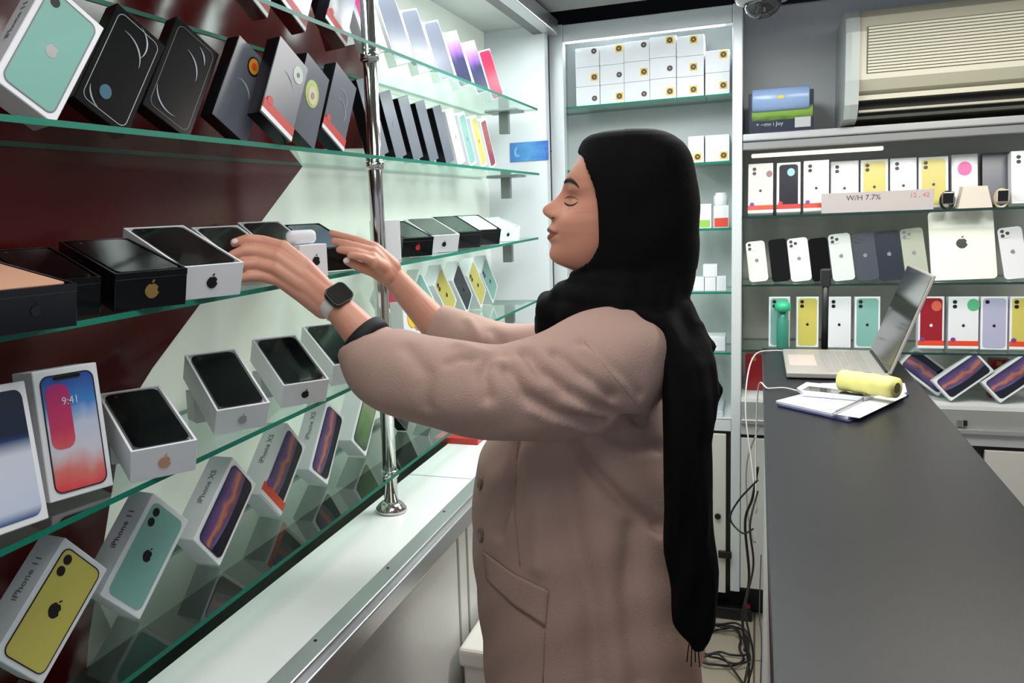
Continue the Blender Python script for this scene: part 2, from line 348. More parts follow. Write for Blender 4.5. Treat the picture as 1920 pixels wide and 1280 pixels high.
# blue sticker on the end panel
o = empty('blue_sticker', 'blue rectangular sticker on the white end panel behind the face', 'sticker')
a, b = atY(957, 304, 3.398), atY(1028, 263, 3.398)
box('sticker_sheet', a.x, b.x, 3.3965, 3.3995, a.z, b.z, ramp_mat('blue_print', [(0, (70, 120, 190)), (.5, (90, 160, 220)), (1, (60, 100, 180))], 'X', .5), o)
bm = bmesh.new()
for k in range(3):
    tube(bm, [(a.x+.03+.007*math.cos(t*.5)*(1+k*.4), 3.3962, (a.z+b.z)/2+.012*math.sin(t*.5)*(1+k*.3)) for t in range(3, 12)], .0012, 5)
link('swirl_print', bm, mat('pale_blue_ink', (150, 205, 240), .4), o)
for zz in (b.z+.0, CH+.46):
    pass
o = empty('panel_screw', 'small dark screw in the white end panel right of the blue sticker', 'screw')
bm = bmesh.new(); p = atY(1033, 283, 3.395); lathe(bm, [(.0035, 0), (.0035, .003), (.002, .005)], 12, (p.x, 3.393, p.z), 'y'); link('screw_head', bm, INK, o)

# ---------------- glass shelves of the left display
S = {1: CH+.366, 2: CH+.127, 3: CH-.113, 4: CH-.347, 5: CH-.593}
def gshelf(x0, x1, y0, y1, z, label, name='glass_shelf', dark=False, group=None, edge=None):
    o = empty(name, label, 'shelf', ((x0+x1)/2, (y0+y1)/2, z), group)
    bm = bmesh.new(); bbox(bm, x0, x1, y0, y1, z-.008, z)
    for f in bm.faces: f.material_index = 0 if abs(f.normal.z) > .5 else 1
    bm.normal_update()
    for f in bm.faces: f.material_index = 0 if abs(f.normal.z) > .5 else 1
    q = link('glass_pane', bm, None, None, mats=[GLASS, edge or GEDGE]); q.parent = o; q.matrix_parent_inverse = Matrix.Translation(-o.location)
    return o
nm = {1: 'green-edged glass shelf, the top one under the canopy rail', 2: 'green-edged glass shelf, second from the top, crossing the chrome post', 3: 'green-edged glass shelf at hand height', 4: 'green-edged glass shelf below the raised sleeve', 5: 'lowest green-edged glass shelf above the white ledge'}
yend = {1: 3.30, 2: 3.30, 3: 3.26, 4: 3.22, 5: 3.2}
for k in S: gshelf(XW+.006, XE, -.25, yend[k], S[k], nm[k])
# wall brackets at the far end
for k in S:
    o = empty('shelf_bracket', {1: 'grey metal bracket under the far end of the top glass shelf', 2: 'grey metal bracket under the shelf of black boxes, beside the blue sticker', 3: 'grey metal bracket under the far end of the hand-height glass shelf', 4: 'grey metal bracket behind the black scarf front, below the middle shelves', 5: 'grey metal bracket under the far end of the lowest glass shelf'}[k], 'bracket', group='shelf brackets')
    box('bracket_arm', -.90, -.865, 3.22, 3.25, S[k]-.09, S[k]-.0085, mat('bracket_grey', (128, 132, 130), .35, metal=.5), o, .002)
    box('bracket_plate', -.94, -.82, 3.17, 3.29, S[k]-.013, S[k]-.0085, MC['bracket_grey'], o)
# ---------------- chrome post
PX_, PY_ = -.808, 1.842
ZL = CH-.705
o = empty('chrome_post', 'polished chrome post rising through the glass shelves from a round foot', 'post', (0, 0, 0))
bm = bmesh.new(); tube(bm, [(PX_, PY_, ZL), (PX_, PY_, 2.344)], .0165, 28); link('post_tube', bm, CHROME, o, True)
bm = bmesh.new(); lathe(bm, [(.036, 0), (.038, .004), (.037, .010), (.028, .020), (.019, .026)], 32, (PX_, PY_, ZL+.0003)); link('post_foot', bm, CHROME, o, True)
for k in S:
    bm = bmesh.new(); lathe(bm, [(.0195, 0), (.0215, .003), (.0215, .015), (.0195, .018)], 24, (PX_, PY_, S[k]-.0268)); q = link('shelf_clamp', bm, CHROME, o, True)
    bm = bmesh.new(); tube(bm, [(PX_, PY_-.02, S[k]-.018), (PX_+.004, PY_-.036, S[k]-.018)], .006, 12); link('clamp_screw', bm, CHROME, q, True)
# ---------------- ledge counter below the left display
L0, L1 = -.875, -.665
o = empty('ledge_counter', 'white base counter with a metal-edged ledge under the glass shelves', 'counter')
box('ledge_top', L0, L1, -.6, 3.46, ZL-.03, ZL, mat('ledge_white', (242, 246, 244), .28), o)
for y in (1.70,): box('ledge_joint', L0, L1-.02, 2.125, 2.127, ZL, ZL+.0006, GREYI, o)
rl = box('edge_rail', L1-.028, L1+.012, -.6, 3.46, ZL-.034, ZL+.004, ALU, o, .003)
for y in (.9, 1.21, 1.52, 1.86, 2.25): 
    bm = bmesh.new(); lathe(bm, [(.003, 0), (.003, .001)], 10, (L1-.016, y, ZL+.0042)); link('rail_screw', bm, INK, rl)
box('rail_lip', L1+.008, L1+.022, -.6, 3.46, ZL-.052, ZL-.010, ALU, o, .003)
box('front_panel', L1-.02, L1-.004, -.6, 3.46, .02, ZL-.034, mat('panel_white', (206, 208, 205), .4), o)
for y in (.95, 1.905, 1.975, 3.0): box('panel_joint', L1-.005, L1-.0025, y, y+.012, .06, ZL-.055, mat('joint_grey', (140, 138, 132), .5), o)
box('well_bottom', XW, L0, -.6, 3.46, ZL-.20, ZL-.19, mat('well_grey', (66, 74, 66), .35), o)
box('well_back', XW-.02, XW-.001, -.6, 3.40, ZL-.19, .954, MC['well_grey'], o)
box('well_side', L0-.012, L0, -.6, 3.46, ZL-.19, ZL-.03, MC['well_grey'], o)
# red thing lying at the far part of the ledge
o = empty('red_folder', 'red folder lying on the white ledge left of the coat front', 'folder')
p = atZ(890, 829, ZL); box('folder_cover', p.x-.12, p.x+.02, p.y-.03, p.y+.10, ZL+.0005, ZL+.018, mat('folder_red', (196, 50, 46), .4), o, .002)
# stool
p = atZ(900, 1190, .50)
o = empty('white_stool', 'white square stool top standing between the base counter and the coat', 'stool')
sx0, sy1 = L1+.03, 1.62
bm = bmesh.new(); bbox(bm, -.652, -.34, 1.835, 2.13, .585, .635, .012, 3); link('stool_seat', bm, mat('stool_white', (224, 222, 214), .4), o)
box('stool_body', -.64, -.352, 1.847, 2.118, .0, .584, MC['stool_white'], o)

# ================================================================== back-wall cabinets
YB = 3.50
FR = mat('frame_white', (214, 220, 222), .3, metal=.1)
o = empty('display_cabinet', 'white-framed wall cabinet with stacked white boxes behind the head', 'cabinet')
def fy(px, py, Y=YB): return atY(px, py, Y)
x_l0, x_l1 = -.768, -.712
x_r0, x_r1 = fy(1372, 400).x, fy(1391, 400).x
zt1 = CH+.70; zt0 = CH+.632
box('frame_post', x_l0, x_l1, YB, YB+.05, .12, zt1, FR, o, .004)
box('frame_post', x_r0, x_r1, YB, YB+.05, .12, zt1, FR, o, .004)
box('frame_head', x_l1, x_r0, YB, YB+.05, zt0, zt1-.003, FR, o, .004)
box('cabinet_back', x_l0, x_r1, YB+.29, YB+.305, .12, zt1, mat('cab_back', (196, 202, 202), .4), o)
box('cabinet_side', x_l0+.0, x_l0+.015, YB+.05, YB+.29, .12, zt1, MC['cab_back'], o)
box('cabinet_side', x_r1-.015, x_r1, YB+.05, YB+.29, .12, zt1, MC['cab_back'], o)
box('cabinet_top', x_l0, x_r1, YB+.05, YB+.29, zt1-.02, zt1-.003, MC['cab_back'], o)
ZBT = CH-.845
box('base_top', x_l1, x_r0, YB+.0, YB+.289, ZBT-.02, ZBT, WHITE, o)
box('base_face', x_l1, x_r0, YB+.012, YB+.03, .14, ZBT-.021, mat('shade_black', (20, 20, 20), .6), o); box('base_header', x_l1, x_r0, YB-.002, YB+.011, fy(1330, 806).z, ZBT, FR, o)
dz1 = fy(1330, 812).z; dz0 = fy(1340, 1108).z; dx1 = fy(1361, 950).x
d = box('cabinet_door', x_l1+.004, dx1, YB-.006, YB+.011, dz0, dz1, mat('door_white', (208, 206, 200), .4), o, .002)
p = fy(1346, 966); bm = bmesh.new(); lathe(bm, [(.011, 0), (.012, .006), (.006, .010)], 16, (p.x, YB-.0165, p.z), 'y'); q = link('door_lock', bm, INK, d); p = fy(1352, 1036); box('door_latch', p.x-.01, dx1+.022, YB-.022, YB-.0065, p.z-.014, p.z+.014, INK, d, .003)
box('plinth', x_l1, x_r0, YB+.10, YB+.12, 0, .12, mat('plinth_black', (22, 22, 22), .5), o)
zf = {}
F = [(1340, 177, 'top, under the large white stack'), (1340, 303, 'second, right of the head'), (1340, 428, 'third, under the labelled jars'), (1330, 547, 'fourth, under the small white cubes'), (1340, 660, 'lowest, right of the scarf knot')]
for i, (px, py, t_) in enumerate(F):
    zf[i] = fy(px, py, YB+.055).z
    gshelf(x_l0+.016, x_r1-.016, YB+.052, YB+.288, zf[i], 'green-edged glass shelf of the white cabinet, '+t_)
# stack of white boxes with sticker on the top shelf
STK = mat('sticker_yellow', (240, 196, 40), .5); BRN = mat('sticker_brown', (86, 66, 50), .5)
def stackbox(x0, x1, z0, z1, label, sx=.8, y0=YB+.07, d=.18, sticker=True, sy=.5, ycol=True, tilt=0):
    e = empty('white_carton', label, 'box', ((x0+x1)/2, y0, z0), 'white cartons in the glass cabinet')
    W_, H_ = x1-x0, z1-z0
    bm = bmesh.new(); bbox(bm, -W_/2+.0005, W_/2-.0005, 0, d, .0004, H_-.0004, .0012, 1); link('carton_body', bm, WCARD, e)
    if sticker:
        cx, cz = -W_/2+W_*sx, H_*sy; s = .0135
        if ycol: bm = bmesh.new(); bbox(bm, cx-s, cx+s, -.0008, .0003, max(cz-s, .001), min(cz+s, H_-.001)); link('yellow_sticker', bm, STK, e)
        bm = bmesh.new(); prism(bm, [(cx+.0105*math.cos(k*math.pi/8), max(.011, min(H_-.011, cz))+.0105*math.sin(k*math.pi/8)) for k in range(16)], -.0014, -.0005); q = link('brown_disc', bm, BRN, e)
        bm = bmesh.new(); prism(bm, [(cx+.003*math.cos(k*math.pi/4), max(.011, min(H_-.011, cz))+.003*math.sin(k*math.pi/4)) for k in range(8)], -.0018, -.0012); link('disc_mark', bm, mat('mark_pale', (190, 180, 170), .5), q)
    return e
cols = [(1079, 1124, 89, 197, 3), (1124.5, 1170, 84, 193, 3), (1170, 1218, 77, 190, 3), (1218, 1268, 68, 186, 3), (1268.5, 1320, 66, 181, 3), (1322, 1368.5, 94, 175, 2)]
rown = {3: ['bottom', 'middle', 'top'], 2: ['bottom', 'top']}
coln = ['leftmost', 'second', 'third', 'fourth', 'fifth', 'short rightmost']
for ci, (xa, xb, ya, yb, n) in enumerate(cols):
    xm = (xa+xb)/2; X0, X1 = fy(xa, 130, YB+.07).x, fy(xb, 130, YB+.07).x; z0 = zf[0]+.0005; z1 = fy(xm, ya, YB+.07).z
    for r_ in range(n):
        stackbox(X0, X1, z0+(z1-z0)*r_/n, z0+(z1-z0)*(r_+1)/n, 'white stickered carton, %s one in the %s column of the top cabinet stack' % (rown[n][r_], coln[ci]), sx=[.78, .80, .78, .76, .62, .74][ci], sy=[.35, .45, .78][r_] if n == 3 else [.4, .78][r_], ycol=(ci+r_) % 2 == 1 or ci > 3)
for xa, xb, ya, yb, sx, lb in ((1290, 1320, 256, 301, .6, 'white carton with a low yellow sticker, nearer the head on the second cabinet shelf'), (1322, 1368, 254, 301, .76, 'white carton beside the cabinet post on the second cabinet shelf')):
    X0, X1 = fy(xa, 280, YB+.07).x, fy(xb, 280, YB+.07).x
    stackbox(X0, X1, zf[1]+.0006, fy(xa, ya, YB+.07).z, lb, sx=sx, sy=.22)
# jars and small cartons
def smallbox(name, lab, cat, px0, px1, py0, zb, m, Y=YB+.08, d=.06, grp=None, extra=None):
    a, b = fy(px0, py0, Y), fy(px1, py0, Y)
    e = empty(name, lab, cat, ((a.x+b.x)/2, Y, zb), grp); W_, H_ = (b.x-a.x), a.z-zb
    bm = bmesh.new(); bbox(bm, -W_/2, W_/2, 0, d, .0005, H_, .002, 2); link('carton_body', bm, m, e)
    if extra:
        bm = bmesh.new(); bbox(bm, -W_/2*extra[1], W_/2*extra[1], -.0008, .0003, H_*extra[2], H_*extra[3]); link('colour_label', bm, extra[0], e)
    return e
smallbox('white_carton', 'small white carton with a light green label on the third cabinet shelf', 'box', 1306, 1334, 383, zf[2], WCARD, extra=(mat('label_green', (150, 200, 90), .5), .8, .05, .35))
smallbox('white_carton', 'small white carton with a red label beside the post on the third cabinet shelf', 'box', 1338, 1367, 386, zf[2], WCARD, extra=(mat('label_red', (220, 76, 56), .5), .9, .05, .45))
p = fy(1351, 386, YB+.09); bm = bmesh.new(); lathe(bm, [(.024, 0), (.026, .004), (.026, .036), (.020, .042), (.020, .05)], 20, (0, 0, 0))
e = empty('white_jar', 'white plastic jar standing on the red-labelled carton', 'jar', (p.x, YB+.11, p.z+.001)); link('jar_body', bm, WCARD, e, True)
zc = zf[3]
for (a_, b_, c_, lb, up) in ((1300, 1320, 520, 'small white cube carton nearest the scarf on the fourth cabinet shelf', 0), (1321, 1342, 520, 'small white cube carton, middle one on the fourth cabinet shelf', 0), (1343, 1362, 518, 'small white cube carton beside the cabinet post on the fourth cabinet shelf', 0)):
    smallbox('white_cube_carton', lb, 'box', a_, b_, c_, zc, WCARD, grp='small cube cartons on the fourth shelf')
zq = fy(1330, 520, YB+.08).z+.0006
smallbox('white_cube_carton', 'small white cube carton on top of the other cubes on the fourth cabinet shelf', 'box', 1318, 1345, 496, zq, WCARD, grp='small cube cartons on the fourth shelf')
smallbox('white_carton', 'flat white carton right of the scarf knot on the lowest cabinet shelf', 'box', 1316, 1360, 631, zf[4], WCARD, d=.12)
# wire tray on base
o = empty('wire_tray', 'pale tray with a fine grid lying on the cabinet base behind the scarf', 'tray')
bm = bmesh.new()
for k in range(9): bbox(bm, -.30+.022*k, -.298+.022*k, YB+.03, YB+.26, ZBT+.028, ZBT+.031)
for k in range(9): bbox(bm, -.30, -.122, YB+.03+.0285*k, YB+.032+.0285*k, ZBT+.028, ZBT+.031)
link('tray_grid', bm, mat('tray_wire', (190, 198, 204), .4), o); box('tray_base', -.302, -.120, YB+.028, YB+.262, ZBT+.0005, ZBT+.027, mat('tray_pale', (200, 210, 216), .3), o, .003)
# ---------------- right-hand wall unit
XR = 1.9
o = empty('wall_display_unit', 'wide white wall unit under the air conditioner', 'cabinet')
xr = x_r1+.001
zr1 = CH+.232; zr0 = CH+.192
rl = box('top_rail', xr, XR, YB+.0, YB+.05, zr0+.012, zr1, ALU, o, .005)
box('rail_lower', xr, XR, YB+.010, YB+.05, zr0-.018, zr0+.011, mat('rail_grey', (150, 152, 152), .35, metal=.5), o, .003)
box('unit_top', xr, XR, YB+.05, YB+.31, zr1-.016, zr1, mat('unit_top_grey', (130, 132, 132), .5), o)
box('unit_back', xr, XR, YB+.30, YB+.315, .12, zr1-.017, mat('unit_back', (186, 184, 176), .35), o)
box('base_ledge', xr, XR, YB-.012, YB+.05, CH-.858, CH-.838, ALU, o, .004)
box('base_board', xr, XR, YB+.0, YB+.30, CH-.90, CH-.859, mat('base_grey', (176, 178, 178), .35), o)
box('base_riser', xr, XR, YB+.004, YB+.02, CH-.838, CH-.775, mat('riser_grey', (150, 152, 150), .4), o)
box('base_deck', xr, XR, YB+.004, YB+.299, CH-.774, CH-.760, WHITE, o)
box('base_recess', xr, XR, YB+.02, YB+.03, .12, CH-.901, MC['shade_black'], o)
box('lamp_tube', xr+.03, xr+.47, YB+.08, YB+.10, zr0-.045, zr0-.030, mat('lamp_tube', (255, 250, 236), .4, emit=1.0), o, .004)
xds = [(xr+.001, fy(1442, 900).x+.10), (fy(1442, 900).x+.106, .62), (fy(1846, 860).x, 1.5)]
for i, (a_, b_) in enumerate(xds): d = box('cabinet_door', a_, b_, YB+.0, YB+.018, .14, CH-.915, MC['door_white'], o, .002)
box('plinth', xr, XR, YB+.10, YB+.12, 0, .12, MC['plinth_black'], o)
bm = bmesh.new(); p = fy(1803, 793)
o = empty('steel_latch', 'small steel latch on the base riser at the counter edge', 'latch'); box('latch_plate', p.x-.014, p.x+.004, YB-.008, YB+.0035, p.z-.012, p.z+.012, CHROME, o, .002); box('latch_knob', p.x+.006, p.x+.016, YB-.008, YB+.0035, p.z-.008, p.z+.01, INK, o)
zr = {}
for k_, px, py, lb in (('a', 1650, 397, 'dark-edged glass shelf of the wall unit, under the brightly lit row'), ('b', 1650, 531, 'dark-edged glass shelf of the wall unit, under the leaning phones'), ('c', 1800, 662, 'dark-edged glass shelf of the wall unit, under the coloured phone boxes')):
    zr[k_] = fy(px, py).z; gshelf(xr+.002, XR-.01, YB+.002, YB+.298, zr[k_], lb, edge=GEDGED)
zr['d'] = CH-.760
# ---- boxes on the right unit
def facing(px0, px1, py0, zb, Y, t, lean=10, az=90, **kw):
    """box facing the camera side (-y): left/right pixel edges and top pixel give its size"""
    a, b = atY(px0, py0, Y), atY(px1, py0, Y); W_ = b.x-a.x; H_ = (a.z-zb)/math.cos(R(lean))
    M = box_mtx((a.x+b.x)/2, Y, zb, az-180, lean, 0, W_, H_, t); return M, W_, H_
DOT = mat('sanitiser_green', (60, 190, 140), .4)
def rbox(lab, px0, px1, py0, shelf, pic=None, t=.045, Y=YB+.06, lean=12, **kw):
    M, W_, H_ = facing(px0, px1, py0, zr[shelf], Y, t, lean); return retail_box(lab, 'box', M, W_, H_, t, pic=pic, **kw)
lg = lambda m_=INK, s=.010: (s, 0, .45, m_)
ga = 'phone boxes on the lit shelf'
PKG = mat('seal_pink', (150, 110, 120), .5)
rbox('peach phone box with an orange strip, leftmost on the lit shelf', 1403, 1450, 312, 'a', 'peach', strip=ORANGE, lens=2, logo=lg(), group=ga, badge=[(.35, .78, .011, PKG)])
rbox('phone box with a dark picture and red strip, second on the lit shelf', 1457, 1502, 310, 'a', 'black', strip=RED, group=ga, badge=[(.1, .8, .013, mat('seal_aqua', (150, 206, 214), .5))])
rbox('pale green-white phone box with an orange strip, third on the lit shelf', 1508, 1556, 306, 'a', 'white', strip=ORANGE, lens=2, logo=lg(), group=ga)
rbox('white phone box directly behind the left end of the card sign', 1559, 1612, 306, 'a', 'white', lens=2, logo=lg(), group=ga, t=.03, Y=YB+.10)
rbox('pale yellow phone box behind the middle of the card sign', 1616, 1668, 303, 'a', 'yellow', lens=2, logo=lg(), group=ga, t=.03, Y=YB+.10)
rbox('white phone box behind the right half of the card sign', 1672, 1722, 300, 'a', 'white', lens=2, logo=lg(), group=ga, t=.03, Y=YB+.10)
rbox('pale yellow phone box behind the dark wristwatch', 1726, 1782, 298, 'a', 'yellow', lens=2, logo=lg(), group=ga, t=.03, Y=YB+.10)
rbox('white box with a pink picture between the two watches', 1788, 1838, 293, 'a', 'white', group=ga, t=.03, Y=YB+.12, badge=[(0, .72, .022, PIC['pink']())])
rbox('charcoal box behind the cream watch', 1846, 1897, 290, 'a', None, body='g', group=ga, t=.03, Y=YB+.12)
rbox('white phone box at the far right of the lit shelf', 1901, 1950, 288, 'a', 'white', lens=2, group=ga)
a_, b_ = atY(1540, 396, YB+.02), atY(1752, 352, YB+.02)
e = empty('card_sign', 'grey card sign with faint red and black lettering on the lit shelf', 'sign', (a_.x, YB+.02, zr['a']))
bm = bmesh.new(); bbox(bm, 0, b_.x-a_.x, 0, .004, .001, .072, .0008, 1); link('sign_card', bm, mat('sign_grey', (186, 178, 176), .6), e)
text_part('W/H 7.7%', .026, e, mat('sign_ink', (90, 70, 74), .6), Matrix.Translation((.135, -.0006, .052)) @ TXM, 'sign_lettering')
text_part('12 , 42', .022, e, mat('sign_ink_red', (206, 120, 96), .6), Matrix.Translation((.31, -.0006, .053)) @ TXM, 'sign_lettering')
def watch(px, py, lab, mb, mc, s=1):
    p = atY(px, py, YB+.045); e = empty('display_watch', lab, 'watch', (p.x, YB+.05, zr['a']), 'watches on the lit shelf')
    H_ = p.z-zr['a']
    bm = bmesh.new(); tube(bm, [(.020*math.cos(t_), .012*0+.014*math.sin(t_)*.0, .030*s+.030*s*math.sin(t_)) for t_ in [2*math.pi*k/20 for k in range(21)]], .0045, 8, cap=False)
    for v in bm.verts: v.co.y *= 2.2
    link('watch_strap', bm, mb, e, True)
    bm = bmesh.new(); bbox(bm, -.019*s, .019*s, -.022, -.010, .016*s, .060*s, .005, 3); q = link('watch_case', bm, mc, e)
    bm = bmesh.new(); bbox(bm, -.015*s, .015*s, -.0232, -.0218, .020*s, .056*s, .0005, 1); link('watch_screen', bm, DGLASS, q)
watch(1778, 335, 'dark steel smartwatch on a stand in front of a yellow box', INK, CHROME)
watch(1880, 330, 'cream smartwatch on a stand in front of the charcoal box', mat('cream_strap', (220, 206, 180), .5), mat('cream_case', (214, 200, 170), .35))
a_ = atY(1800, 345, YB+.03); b_ = atY(1855, 345, YB+.03)
e = empty('white_dish', 'white sloping display block between the two watches', 'display stand', ((a_.x+b_.x)/2, YB+.03, zr['a']))
W_ = b_.x-a_.x; bm = bmesh.new(); prism(bm, [(-W_*.55, .001), (W_*.62, .001), (W_*.42, .075), (-W_*.40, .075)], -.01, .05); link('stand_block', bm, mat('block_cream', (224, 214, 200), .4), e)
# row b: phones leaning
def rphone(lab, px0, px1, py0, col, lens=3, logo=True, rough=.12, cat='phone', name='leaning_phone', group='phones leaning on the second shelf', sk=0, Y=YB+.06, lens_m=INK, lean=16, roll=-6):
    a, b = atY(px0, py0, Y), atY(px1, py0, Y); W_ = b.x-a.x; H_ = (a.z-zr['b'])/math.cos(R(lean))
    M = box_mtx((a.x+b.x)/2, Y, zr['b'], -90, lean, roll, W_, H_*.98, .008)
    e = empty(name, lab, cat, group=group, mtx=M)
    bm = bmesh.new(); prism(bm, rrect(W_, H_, min(.013, W_*.2), 5, 0, H_/2), 0, .008); link('phone_body', bm, mat('ph_'+str(col), col, rough, spec=.7), e)
    if lens:
        bm = bmesh.new(); prism(bm, rrect(.030, .032, .007, 4, -W_/2+.020, H_-.021), -.0018, .0003); q = link('camera_island', bm, mat('ph_'+str(col), col, rough), e)
        for lx, lz in ((-.007, .008), (-.007, -.008), (.008, 0))[:lens]:
            bm = bmesh.new(); prism(bm, [(-W_/2+.020+lx+.0058*math.cos(k*.45), H_-.021+lz+.0058*math.sin(k*.45)) for k in range(14)], -.0034, -.0012); link('lens', bm, lens_m, q)
    if logo: add_logo(e, .014 if W_ < .15 else .035, 0, H_*.52, GREYI if W_ < .15 else INK, y=-.0006)
    return e
rphone('white phone at the left end of the leaning row', 1406, 1442, 456, (226, 226, 222), 2)
rphone('glossy dark phone mirroring the lights, second of the leaning row', 1449, 1484, 452, (24, 24, 26), 0, False, .05)
rphone('bright white phone between the two mirror-dark phones', 1485, 1524, 450, (236, 238, 238), 3)
rphone('glossy black phone fourth in the leaning row', 1525, 1562, 450, (16, 16, 18), 0, False, .05)
rphone('silver-white phone left of the dark grey phones', 1564, 1606, 442, (214, 220, 218), 3)
rphone('dark grey phone with a paler middle in the leaning row', 1609, 1652, 440, (74, 80, 90), 3)
rphone('navy grey phone behind the laptop screen corner', 1653, 1700, 436, (50, 54, 66), 0)
rphone('pale sage phone left of the big bright tablet', 1702, 1746, 432, (176, 180, 164), 3, lens_m=GREYI)
rphone('big bright silver tablet with a dark fruit logo', 1751, 1876, 400, (240, 238, 228), 0, True, .2, 'tablet', 'silver_tablet', None, Y=YB+.05, roll=-2)
rphone('white phone at the right edge of the leaning row', 1888, 1935, 430, (226, 226, 230), 3)
# row c
gc = 'phone boxes on the third shelf'
def cb(lab, a, b, pic, **kw): return rbox(lab, a, b, kw.pop('top', 560), 'c', pic, lean=6, t=.05, Y=YB+.05, border=.006, group=gc, **kw)
cb('white phone box with a teal phone picture, leftmost on the third shelf', 1442, 1482, 'teal', lens=2, logo=lg())
cb('phone box with a yellow picture left of the black pole', 1494, 1536, 'yellow', lens=2, logo=lg())
cb('plain white phone box right of the black pole', 1553, 1597, 'white', lens=2, logo=lg())
cb('phone box with a pale teal picture left of the laptop screen', 1604, 1652, 'teal', lens=2, logo=lg())
cb('phone box with a deep red picture and orange strip right of the laptop', 1724, 1773, 'red', strip=ORANGE, logo=lg(WCARD), badge=[(.2, .82, .016, mat('seal_coral', (214, 96, 70), .5))])
cb('white phone box with a round green sticker and orange strip', 1781, 1838, 'white', strip=ORANGE, lens=2, logo=lg(), badge=[(.32, .84, .019, mat('seal_green', (84, 180, 130), .5))])
cb('phone box with a lavender picture on the third shelf', 1842, 1893, 'lavender', lens=1, logo=lg())
cb('phone box with a yellow picture at the right edge of the third shelf', 1897, 1945, 'yellow', lens=2, strip=ORANGE)
# objects in front of row c
p0 = fy(1467, 640, YB+.03)
e = empty('green_bottle', 'translucent green bottle in front of the teal phone box', 'bottle', (p0.x, YB+.025, zr['c']))
bm = bmesh.new(); lathe(bm, [(.019, .001), (.021, .006), (.021, .11), (.012, .125), (.010, .14)], 20); link('bottle_body', bm, mat('bottle_teal', (60, 140, 120), .2), e, True)
bm = bmesh.new(); lathe(bm, [(.014, .141), (.028, .150), (.028, .172), (.012, .182)], 20); link('bottle_cap', bm, DOT, e, True)
# row d : zig-zag boxes standing on their corners
def diamond(lab, px, py, roll, pic, body='w', t=.05, Y=YB+.06, w_=.092, h_=.172, **kw):
    p = atY(px, py, Y); M = box_mtx(p.x, Y, zr['d'], -90, 8, roll, w_, h_, t)
    c = M @ Vector((0, 0, h_/2)); M.translation.x += p.x-c.x
    return retail_box(lab, 'box', M, w_, h_, t, body, pic=pic, group='phone boxes tilted on the unit base', **kw)
diamond('white phone box tilted on its corner, half behind the counter edge', 1738, 728, -50, 'planet', outline=INK, Y=YB+.13)
diamond('white phone box with a swirling planet picture tilted on its corner, middle of the zigzag', 1806, 728, 50, 'planet', outline=INK, Y=YB+.05)
diamond('white phone box with a blue planet picture tilted on its corner, at the right edge', 1900, 728, 50, 'planet', outline=INK, Y=YB+.05)
for lb, a, b, c_, d_ in (('dark red box standing behind the cables left of the counter', 1398, 1434, 664, PIC['red']()), ('dark red box behind the zigzag boxes at the right', 1858, 1896, 674, PIC['red']())):
    A_, B_ = atY(a, c_, YB+.16), atY(b, c_, YB+.16)
    e = empty('red_carton', lb, 'box', ((A_.x+B_.x)/2, YB+.16, zr['d'])); W_ = B_.x-A_.x
    bm = bmesh.new(); bbox(bm, -W_/2, W_/2, 0, .05, .0005, A_.z-zr['d'], .002, 1); link('carton_body', bm, d_, e)
    bm = bmesh.new(); bbox(bm, -W_*.2, W_*.05, -.001, .0003, .12, .135); link('yellow_mark', bm, GOLDF, e)
# battery carton on top of the unit
a_, b_ = fy(1403, 262, YB+.06), fy(1526, 165, YB+.06)
e = empty('picture_carton', 'dark carton with a blue and green landscape print on top of the wall unit', 'box', (a_.x, YB+.06, zr1+.0005))
W_, H_ = b_.x-a_.x, b_.z-zr1
bm = bmesh.new(); bbox(bm, 0, W_, 0, .16, 0, H_*.98, .002, 1); link('carton_body', bm, mat('carton_navy', (26, 34, 56), .3), e)
bm = bmesh.new(); bbox(bm, .012, W_-.002, -.001, .0003, H_*.30, H_*.62); link('meadow_print', bm, ramp_mat('meadow', [(0, (40, 60, 40)), (.4, (110, 150, 50)), (.75, (130, 160, 60)), (1, (60, 84, 60))], 'Z', .5, scale=5), e)
bm = bmesh.new(); lathe(bm, [(.038, 0), (.042, .004), (.042, W_-.03), (.038, W_-.026)], 24)
for v in bm.verts: v.co = Vector((v.co.z+.012, v.co.x*.55, v.co.y+H_*.80))
q = link('blue_roll', bm, mat('roll_blue', (140, 165, 205), .25), e, True)
bm = bmesh.new(); prism(bm, [(W_*.5+.012*math.cos(k*.5), H_*.84+.006*math.sin(k*.5)) for k in range(12)], -.0245, -.018); link('yellow_badge', bm, STK, q)
bm = bmesh.new(); bbox(bm, W_*.72, W_*.96, -.0012, .0003, H_*.10, H_*.34); link('price_sticker', bm, SILV, e)
text_part('+ ~mv i Joy', .020, e, SILV, Matrix.Translation((W_*.33, -.0004, H_*.22)) @ TXM, 'carton_lettering')
# ---------------- air conditioner
e = empty('air_conditioner', 'old cream wall-mounted air conditioner with a ribbed grille', 'air conditioner')
YA = 3.42
ax0 = fy(1592, 120, YA).x; ax1 = 1.75
zt = fy(1623, 25, YA).z; zb_ = fy(1640, 205, YA).z
CREAM = mat('ac_cream', (196, 194, 174), .35)
prof = [(YA+.40, zt+.02), (YA+.07, zt+.02), (YA+.015, zt-.01), (YA-.012, zt-.06), (YA-.016, zb_+.10), (YA+.012, zb_+.065), (YA+.05, zb_+.045), (YA+.07, zb_+.052), (YA+.10, zb_+.045), (YA+.12, zb_-.022), (YA+.40, zb_-.03)]
bm = bmesh.new(); A = [bm.verts.new((ax0+.016, y, z)) for y, z in prof]; B = [bm.verts.new((ax1, y, z)) for y, z in prof]
bm.faces.new(A); bm.faces.new(B[::-1])
for i in range(len(prof)): bm.faces.new((A[i], B[i], B[(i+1) % len(prof)], A[(i+1) % len(prof)]))
bmesh.ops.recalc_face_normals(bm, faces=bm.faces[:]); link('ac_casing', bm, CREAM, e)
